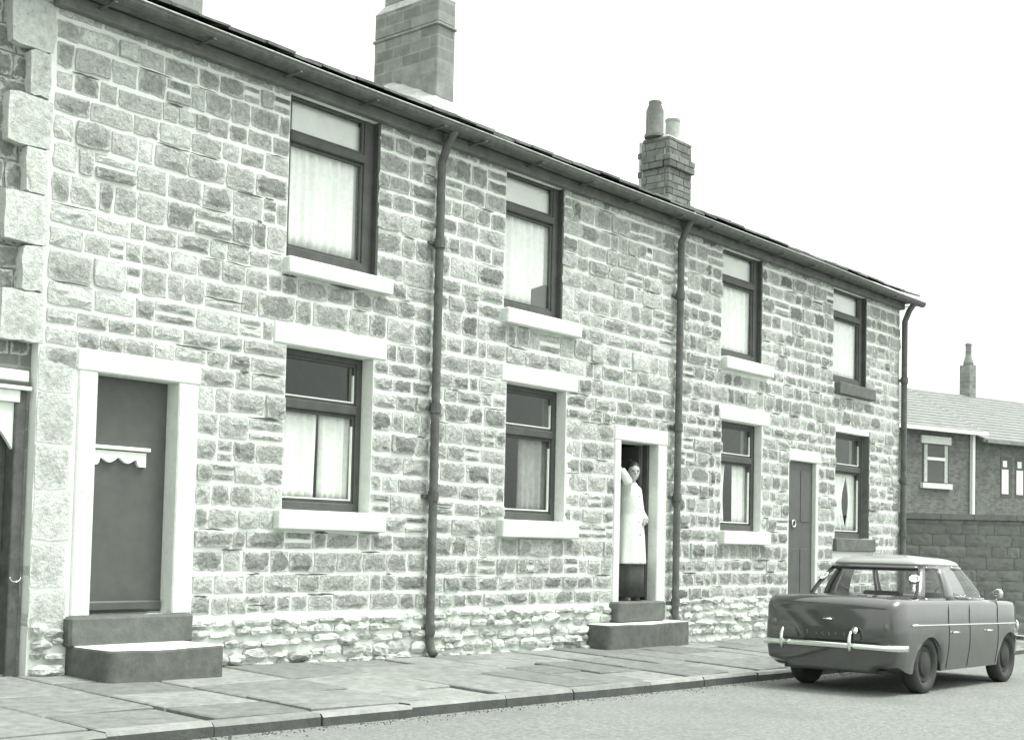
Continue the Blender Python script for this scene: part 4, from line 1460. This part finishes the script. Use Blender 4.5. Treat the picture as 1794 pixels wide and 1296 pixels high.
# floor pan, seats, steering wheel inside
b = MB(); b.rings([[cp(0.1, -0.52, 0.20), cp(3.4, -0.52, 0.20), cp(3.4, 0.52, 0.20), cp(0.1, 0.52, 0.20)], [cp(0.1, -0.52, 0.235), cp(3.4, -0.52, 0.235), cp(3.4, 0.52, 0.235), cp(0.1, 0.52, 0.235)]])
b.build('floor_pan', UNDER, car)
def car_box(name, x0, x1, y0, y1, z0, z1, m, parent=None, bev=0.02):
    bb = MB(); bb.box(x0, x1, y0, y1, z0, z1, 0, bev)
    bb.v = [cp(*p) for p in bb.v]
    return bb.build(name, m, parent or car)
car_box('seat', 1.80, 1.92, -0.50, -0.08, 0.5, 0.96, UPHOL)
car_box('seat', 1.80, 1.92, 0.08, 0.50, 0.5, 0.96, UPHOL)
car_box('rear_shelf', 0.70, 1.0, -0.52, 0.52, 0.88, 0.90, UPHOL, bev=0.004)
sw = MB(); R = []
for k in range(20):
    a = 2 * math.pi * k / 20
    R.append(cp(2.22 + 0.06 * math.sin(a), -0.30 + 0.17 * math.cos(a), 0.92 + 0.15 * math.sin(a)))
sw.tube(R + [R[0]], 0.011, 6, cap=False); sw.build('steering_wheel', UPHOL, car, True)
# boot lid: raised panel edge, handle, lock lamp
bl = MB()
path = []
for (x, y) in ((0.55, -0.50), (0.40, -0.505), (0.25, -0.50), (0.14, -0.49)):
    path.append(cp(x, y, deck(x) - 0.012))
bl.tube(path, 0.006, 5)
bl.build('boot_seam', RUBBER, body, True)
bl = MB(); bl.tube([(p[0], 2 * CAR_Y - p[1], p[2]) for p in path], 0.006, 5)
bl.build('boot_seam', RUBBER, body, True)
sl_ = MB(); sl_.tube([cp(-0.004, y, 0.500) for y in (-0.52, -0.3, 0, 0.3, 0.52)], 0.004, 4)
sl_.build('boot_seam', RUBBER, body, True)
bh = MB(); bh.tube([cp(-0.028, -0.05, 0.70), cp(-0.034, 0.0, 0.703), cp(-0.028, 0.05, 0.70)], 0.010, 6); bh.build('boot_handle', CHROME, body, True)
pl_ = MB(); pl_.tube([cp(-0.03, -0.29, 0.60), cp(-0.05, -0.29, 0.605)], [0.03, 0.036], 10); pl_.build('reversing_lamp', CHROME, body, True)
# number plate with its faint pale characters
car_box('number_plate', -0.034, -0.018, -0.245, 0.245, 0.505, 0.625, PLATE, body, 0.003)
np_ = [o for o in car.children_recursive if o.name.startswith('number_plate')][0]
# the characters are worn past reading: broken pale dabs of paint
rp = random.Random(23)
for k in range(6):
    m = MB()
    yc = 0.19 - k * 0.073
    P = [cp(-0.0352, yc + rp.uniform(-0.02, 0.02), 0.565 + rp.uniform(-0.03, 0.03)) for q in range(3)]
    m.tube(P, [0.004, 0.008, 0.003], 5)
    m.build('plate_character', PLATE_MARK, np_, True)
# bumpers with overriders
def bumper(rear=True):
    sx = 1 if rear else -1
    ox = 0.0 if rear else LEN
    P = []
    for k in range(17):
        u = -1 + 2 * k / 16
        x = -0.11 + 0.05 * u * u + 0.34 * max(0, abs(u) - 0.86) / 0.14 * 0.55
        P.append(cp(ox + sx * x, 0.755 * u * (1 if abs(u) < 0.95 else 1.0), 0.455 + 0.006 * (1 - u * u)))
    b = MB()
    RR = []
    for k, p in enumerate(P):
        RR.append([(p[0] + sx * dx, p[1], p[2] + dz) for dx, dz in ((0.0, -0.030), (-0.014, -0.021), (-0.021, 0.0), (-0.014, 0.021), (0.0, 0.030), (0.010, 0.02), (0.006, 0.0), (0.010, -0.02))])
    b.rings(RR)
    o = b.build('bumper', CHROME, car, True)
    for y in (-0.29, 0.42):
        q = MB()
        q.tube([cp(ox + sx * -0.135, y, 0.40), cp(ox + sx * -0.155, y, 0.46), cp(ox + sx * -0.150, y, 0.54), cp(ox + sx * -0.125, y, 0.60)], [0.014, 0.019, 0.019, 0.013], 8)
        q.build('overrider', CHROME, o, True)
    return o
bumper(True); bumper(False)
# lamps
for s in (-1, 1):
    lb = MB()
    prof = [(0.0, 0.034), (-0.022, 0.033), (-0.036, 0.024), (-0.044, 0.010)]
    lb.rings([[cp(0.03 + dx, s * 0.585 + r * math.cos(2 * math.pi * k / 12), 0.645 + 1.35 * r * math.sin(2 * math.pi * k / 12)) for k in range(12)] for dx, r in prof])
    lo = lb.build('tail_lamp', LAMP, car, True)
    rm = MB(); rm.tube([cp(0.012, s * 0.585 + 0.035 * math.cos(2 * math.pi * k / 14), 0.645 + 0.047 * math.sin(2 * math.pi * k / 14)) for k in range(15)], 0.007, 5, cap=False)
    rm.build('lamp_rim', CHROME, lo, True)
    hl_ = MB(); hl_.rings([[cp(3.50 + dx, s * 0.50 + r * math.cos(2 * math.pi * k / 14), 0.60 + r * math.sin(2 * math.pi * k / 14)) for k in range(14)] for dx, r in ((0, 0.10), (0.04, 0.098), (0.06, 0.06), (0.068, 0.02))])
    hl_.build('headlamp', CHROME, car, True)
    # side trim, door handles, door seams
    tm = MB()
    P = [cp(x, s * -1 * -1 * (halfw(x) * 0.995 + 0.004) * s * s, 0.655 - 0.008 * (x - 1.8)) for x in (0.30, 0.6, 1.0, 1.4, 1.8, 2.2, 2.6, 2.9, 3.1, 3.25)]
    P = [(p[0], CAR_Y + s * abs(p[1] - CAR_Y), p[2]) for p in P]
    tm.tube(P, 0.008, 6)
    tm.build('side_trim', CHROME, body, True)
    for (xh, xn) in ((1.28, 1.0), (2.20, 1.0)):
        hh = MB()
        yb = halfw(xh)
        hh.tube([cp(xh, s * (yb * 0.99), 0.58), cp(xh + 0.01, s * (yb + 0.025), 0.583), cp(xh + 0.11, s * (yb + 0.028), 0.583), cp(xh + 0.13, s * yb * 0.99, 0.58)], 0.010, 6)
        hh.build('door_handle', CHROME, body, True)
    for xd in (1.20, 1.75, 2.55):
        sm = MB()
        sm.tube([cp(xd, s * (halfw(xd) * k + 0.0005), z) for z, k in ((0.225, 0.95), (0.30, 0.966), (0.42, 0.993), (0.52, 1.001), (0.62, 0.999), (0.70, 0.987), (0.80, 0.986), (0.855, 0.980), (0.888, 0.955))], 0.0035, 4)
        sm.build('door_seam', RUBBER, body, True)
# bright wing mirror on the front wing, driver's side
mi = MB()
mi.tube([cp(2.74, -0.60, 0.865), cp(2.74, -0.64, 0.93)], 0.009, 6)
mi.rings([[cp(2.72 + dx, -0.645 + r * math.cos(2 * math.pi * k / 14), 0.965 + r * math.sin(2 * math.pi * k / 14)) for k in range(14)] for dx, r in ((0.0, 0.045), (0.004, 0.055), (0.02, 0.054), (0.045, 0.035), (0.055, 0.01))])
mi.build('wing_mirror', CHROME, car, True)
# wheels
for wx in WHEELS:
    for s in (-1, 1):
        yo = s * 0.60
        t = MB()
        prof = [(0.0, 0.17), (0.030, 0.175), (0.070, 0.20), (0.078, 0.235), (0.068, 0.272), (0.045, 0.285), (-0.045, 0.285), (-0.068, 0.272), (-0.078, 0.235), (-0.070, 0.18)]
        t.rings([[cp(wx + r * math.cos(2 * math.pi * k / 28), yo + s * d, WR - 0.002 + r * math.sin(2 * math.pi * k / 28)) for k in range(28)] for d, r in prof])
        w = t.build('wheel', RUBBER, car)
        smooth_by_angle(w, 50)
        hb = MB()
        prof = [(0.02, 0.178), (0.045, 0.170), (0.040, 0.125), (0.060, 0.115), (0.075, 0.07), (0.080, 0.02)]
        hb.rings([[cp(wx + r * math.cos(2 * math.pi * k / 24), yo + s * d, WR + r * math.sin(2 * math.pi * k / 24)) for k in range(24)] for d, r in prof])
        smooth_by_angle(hb.build('hub_cap', UNDER, w), 45)
for o in list(car.children_recursive):
    bmx = bmesh.new(); bmx.from_mesh(o.data); bmesh.ops.recalc_face_normals(bmx, faces=bmx.faces[:]); bmx.to_mesh(o.data); bmx.free()

# ------------------------------------------------------------------ the person in the open doorway
FX, FY, FZ = 8.17, 0.16, 0.455
def grow(edges, P, rad, name, m, parent, extra=None, voxel=0.016, sub=1):
    """skin a joint skeleton into one continuous surface, fuse extra lumps by remeshing"""
    names = list(P.keys())
    me = bpy.data.meshes.new('skeleton')
    me.from_pydata([P[n] for n in names], [(names.index(a), names.index(b)) for a, b in edges], [])
    o = bpy.data.objects.new('skeleton', me); col.objects.link(o)
    md = o.modifiers.new('skin', 'SKIN'); md.use_smooth_shade = True
    sv = me.skin_vertices[0].data if me.skin_vertices else None
    if sv is None:
        bm = bmesh.new(); bm.from_mesh(me); bm.verts.layers.skin.verify(); bm.to_mesh(me); bm.free()
        sv = me.skin_vertices[0].data
    for k, n in enumerate(names):
        r = rad[n]
        sv[k].radius = r if isinstance(r, tuple) else (r, r)
    sv[0].use_root = True
    ss = o.modifiers.new('subsurf', 'SUBSURF'); ss.levels = sub; ss.render_levels = sub
    dg = bpy.context.evaluated_depsgraph_get(); dg.update()
    ev = o.evaluated_get(dg)
    m2 = bpy.data.meshes.new_from_object(ev)
    V = [tuple(v.co) for v in m2.vertices]; F = [tuple(p.vertices) for p in m2.polygons]
    bpy.data.objects.remove(o)
    if extra:
        for v, f in extra:
            i = len(V); V += v; F += [tuple(i + k for k in ff) for ff in f]
    me3 = bpy.data.meshes.new('tmp'); me3.from_pydata(V, [], F)
    o3 = bpy.data.objects.new('tmp', me3); col.objects.link(o3)
    rm = o3.modifiers.new('remesh', 'REMESH'); rm.mode = 'VOXEL'; rm.voxel_size = voxel; rm.use_smooth_shade = True
    sm = o3.modifiers.new('smooth', 'SMOOTH'); sm.factor = 0.5; sm.iterations = 3
    dg = bpy.context.evaluated_depsgraph_get(); dg.update()
    m4 = bpy.data.meshes.new_from_object(o3.evaluated_get(dg))
    V = [tuple(v.co) for v in m4.vertices]; F = [tuple(p.vertices) for p in m4.polygons]
    bpy.data.objects.remove(o3)
    return add(name, V, F, m, parent, True)

def ball(c, rx, ry, rz, rot=None, n=14, mm=10):
    V = []; F = []
    c = Vector(c)
    for j in range(mm + 1):
        ph = math.pi * j / mm
        for i in range(n):
            th = 2 * math.pi * i / n
            p = Vector((rx * math.sin(ph) * math.cos(th), ry * math.sin(ph) * math.sin(th), rz * math.cos(ph)))
            if rot is not None: p = rot @ p
            V.append(tuple(c + p))
    for j in range(mm):
        for i in range(n):
            i2 = (i + 1) % n
            F.append((j * n + i, (j + 1) * n + i, (j + 1) * n + i2, j * n + i2))
    return V, F

per = empty('person', (FX, FY, FZ))
thing(per, 'dark-haired person in a white overall leaning in the open doorway, one arm on the jamb', 'person')
def pp(x, y, z): return (FX + x, FY + y, FZ + z)
HEAD = Vector(pp(0.055, -0.03, 1.615))
J = {'pelvis': pp(0.06, 0.02, 0.92), 'waist': pp(0.055, 0.02, 1.08), 'chest': pp(0.045, 0.01, 1.28), 'neckb': pp(0.045, 0.0, 1.43), 'neck': pp(0.05, -0.01, 1.50), 'skull': pp(0.055, -0.02, 1.58),
     'shr': pp(-0.11, -0.02, 1.38), 'elr': pp(-0.27, -0.17, 1.47), 'wrr': pp(-0.345, -0.10, 1.63), 'hdr': pp(-0.375, -0.09, 1.68),
     'shl': pp(0.19, 0.03, 1.37), 'ell': pp(0.255, 0.0, 1.10), 'wrl': pp(0.17, -0.15, 0.98), 'hdl': pp(0.12, -0.18, 0.965),
     'hipr': pp(-0.03, 0.02, 0.86), 'knr': pp(-0.05, -0.03, 0.48), 'anr': pp(-0.06, 0.03, 0.09), 'tor': pp(-0.09, -0.08, 0.035),
     'hipl': pp(0.15, 0.02, 0.86), 'knl': pp(0.14, -0.02, 0.48), 'anl': pp(0.13, 0.06, 0.09), 'tol': pp(0.13, -0.06, 0.035)}
RJ = {'pelvis': (0.15, 0.11), 'waist': (0.12, 0.095), 'chest': (0.145, 0.105), 'neckb': (0.07, 0.06), 'neck': 0.05, 'skull': 0.06, 'shr': 0.06, 'elr': 0.042, 'wrr': 0.028, 'hdr': 0.03,
      'shl': 0.06, 'ell': 0.042, 'wrl': 0.028, 'hdl': 0.03, 'hipr': 0.085, 'knr': 0.055, 'anr': 0.038, 'tor': 0.035, 'hipl': 0.085, 'knl': 0.055, 'anl': 0.038, 'tol': 0.035}
ED = [('pelvis', 'waist'), ('waist', 'chest'), ('chest', 'neckb'), ('neckb', 'neck'), ('neck', 'skull'), ('chest', 'shr'), ('shr', 'elr'), ('elr', 'wrr'), ('wrr', 'hdr'), ('chest', 'shl'), ('shl', 'ell'), ('ell', 'wrl'), ('wrl', 'hdl'),
      ('pelvis', 'hipr'), ('hipr', 'knr'), ('knr', 'anr'), ('anr', 'tor'), ('pelvis', 'hipl'), ('hipl', 'knl'), ('knl', 'anl'), ('anl', 'tol')]
face_dir = Vector((-0.62, -0.78, -0.08)).normalized()
side = Vector((0, 0, 1)).cross(face_dir).normalized()
upv = face_dir.cross(side).normalized()
rot = Matrix((side, face_dir, upv)).transposed()
def hp(s, f, u): return HEAD + side * s + face_dir * f + upv * u
ex = [ball(HEAD, 0.076, 0.095, 0.108, rot), ball(hp(0, 0.035, -0.055), 0.055, 0.062, 0.06, rot), ball(hp(0, 0.102, -0.022), 0.013, 0.020, 0.026, rot),
      ball(hp(0.078, -0.005, -0.015), 0.012, 0.018, 0.032, rot), ball(hp(-0.078, -0.005, -0.015), 0.012, 0.018, 0.032, rot),
      ball(hp(0, 0.088, -0.066), 0.026, 0.014, 0.011, rot), ball(hp(0, 0.078, -0.100), 0.022, 0.018, 0.016, rot), ball(hp(0, 0.085, 0.022), 0.055, 0.016, 0.014, rot)]
# fingers: right hand flat against the jamb, left hand curled at the waist
def finger(points, r0, r1):
    m = MB(); m.tube(points, [r0 + (r1 - r0) * k / (len(points) - 1) for k in range(len(points))], 7)
    return m.v, m.f
H = Vector(J['hdr'])
for k, (dy, ln) in enumerate(((-0.030, 0.068), (-0.010, 0.080), (0.010, 0.076), (0.030, 0.060))):
    a = H + Vector((-0.004, dy, 0.01)); ex.append(finger([a, a + Vector((-0.012, dy * .25, ln * .5)), a + Vector((-0.022, dy * .4, ln))], 0.0095, 0.0075))
ex.append(finger([H + Vector((0.0, -0.03, -0.02)), H + Vector((-0.012, -0.055, 0.005)), H + Vector((-0.02, -0.065, 0.028))], 0.011, 0.008))
H = Vector(J['hdl'])
for k, (dz, ln) in enumerate(((0.026, 0.06), (0.009, 0.068), (-0.009, 0.064), (-0.026, 0.052))):
    a = H + Vector((-0.02, -0.01, dz)); ex.append(finger([a, a + Vector((-ln * .6, -0.012, -0.006)), a + Vector((-ln * .75, 0.022, -0.012))], 0.0095, 0.0075))
ex.append(finger([H + Vector((0.0, -0.01, 0.03)), H + Vector((-0.022, -0.022, 0.05)), H + Vector((-0.045, -0.022, 0.052))], 0.011, 0.008))
pb = grow(ED, J, RJ, 'body', SKIN, per, ex, 0.0105)
# eyes
for s in (-1, 1):
    v, f = ball(hp(s * 0.031, 0.084, 0.002), 0.013, 0.010, 0.008, rot, 10, 6)
    add('eye', v, f, HAIR, pb, True)
# hair: a cap with a rolled nape
v, f = ball(HEAD + upv * 0.014 - face_dir * 0.016, 0.090, 0.100, 0.110, rot, 20, 14)
hv = []
for p in v:
    q = Vector(p) - HEAD
    fd, ud, sd = q.dot(face_dir), q.dot(upv), q.dot(side)
    w = 0.006 * mnoise.noise(Vector(p) * 45)
    if fd > 0.03 and ud < 0.050:           # keep the face clear
        q = q - face_dir * (fd - 0.02) * (1.0 if ud < 0.035 else 0.5)
        q = q * 0.86
    elif ud < -0.06:
        q = q * 1.02
    hv.append(tuple(HEAD + q * (1 + w * 6)))
hair = add('hair', hv, f, HAIR, per, True)
# white overall: body shell plus sleeves, fused into one garment
cov = MB()
prof = [(0.455, 0.040, 0.265, 0.185), (0.60, 0.045, 0.248, 0.175), (0.80, 0.05, 0.225, 0.165), (0.95, 0.052, 0.20, 0.15), (1.08, 0.05, 0.172, 0.132), (1.20, 0.048, 0.178, 0.14), (1.32, 0.042, 0.188, 0.135), (1.40, 0.042, 0.15, 0.105), (1.455, 0.045, 0.085, 0.078), (1.475, 0.045, 0.075, 0.07)]
RR = []
for (z, cx_, rx, ry_) in prof:
    ring = []
    for k in range(40):
        a = 2 * math.pi * k / 40
        fl = 1 + (0.05 * math.sin(a * 9 + z * 2) + 0.03 * math.sin(a * 5 + 1)) * max(0, (1.1 - z)) / 0.65
        ring.append(pp(cx_ + rx * fl * math.cos(a), 0.005 + ry_ * fl * math.sin(a), z))
    RR.append(ring)
cov.rings(RR)
def sleeve(a, b_, c, r):
    m = MB(); m.tube([a, (Vector(a) + Vector(b_)) / 2, b_, (Vector(b_) + Vector(c)) / 2, Vector(b_) + (Vector(c) - Vector(b_)) * 0.86], [r * 1.35, r * 1.15, r, r * 0.92, r * 0.85], 12)
    return m.v, m.f
parts = [(cov.v, cov.f), sleeve(J['shr'], J['elr'], J['wrr'], 0.062), sleeve(J['shl'], J['ell'], J['wrl'], 0.062), ball(J['shr'], 0.08, 0.08, 0.075), ball(J['shl'], 0.08, 0.08, 0.075)]
V = []; F = []
for v, f in parts:
    i = len(V); V += [tuple(p) for p in v]; F += [tuple(i + k for k in ff) for ff in f]
me = bpy.data.meshes.new('tmp'); me.from_pydata(V, [], F)
o3 = bpy.data.objects.new('tmp', me); col.objects.link(o3)
rm = o3.modifiers.new('remesh', 'REMESH'); rm.mode = 'VOXEL'; rm.voxel_size = 0.014
sm = o3.modifiers.new('smooth', 'SMOOTH'); sm.factor = 0.5; sm.iterations = 2
dg = bpy.context.evaluated_depsgraph_get(); dg.update()
m4 = bpy.data.meshes.new_from_object(o3.evaluated_get(dg))
V = [tuple(v.co) for v in m4.vertices]; F = [tuple(p.vertices) for p in m4.polygons]
bpy.data.objects.remove(o3)
add('overall', V, F, COAT, per, True)
for k in range(4):
    v, f = ball(pp(0.035, -0.142 - 0.012 * (k == 2) - 0.025 * (k < 1), 0.82 + 0.16 * k), 0.011, 0.007, 0.011)
    add('button', v, f, FLAUNCH, per, True)
# dark skirt below the overall
sk = MB(); RR = []
for (z, r) in ((0.045, 0.21), (0.30, 0.205), (0.50, 0.20), (0.62, 0.18)):
    RR.append([pp(0.042 + r * 1.18 * (1 + 0.05 * math.sin(k * 1.7)) * math.cos(2 * math.pi * k / 30), 0.01 + r * 0.78 * (1 + 0.05 * math.sin(k * 1.7)) * math.sin(2 * math.pi * k / 30), z) for k in range(30)])
sk.rings(RR)
sk.build('skirt', SKIRT, per, True)
for a, t in (('anr', 'tor'), ('anl', 'tol')):
    A = Vector(J[a]); T = Vector(J[t])
    m = MB(); d = (T - A); d.z = 0; d.normalize()
    m.rings([[tuple(Vector((A.x, A.y, FZ)) + d * (u * 0.13 + 0.03) + Vector((-d.y, d.x, 0)) * w * math.cos(q) * 0.042 + d * 0.13 * math.sin(q) + Vector((0, 0, z))) for q in [2 * math.pi * k / 14 for k in range(14)]] for u, w, z in ((0, 1.0, 0.001), (0, 1.05, 0.02), (-.1, 0.95, 0.055), (-.35, 0.7, 0.085))])
    m.build('shoe', SHOE, per, True)
print('objects', len(bpy.data.objects))
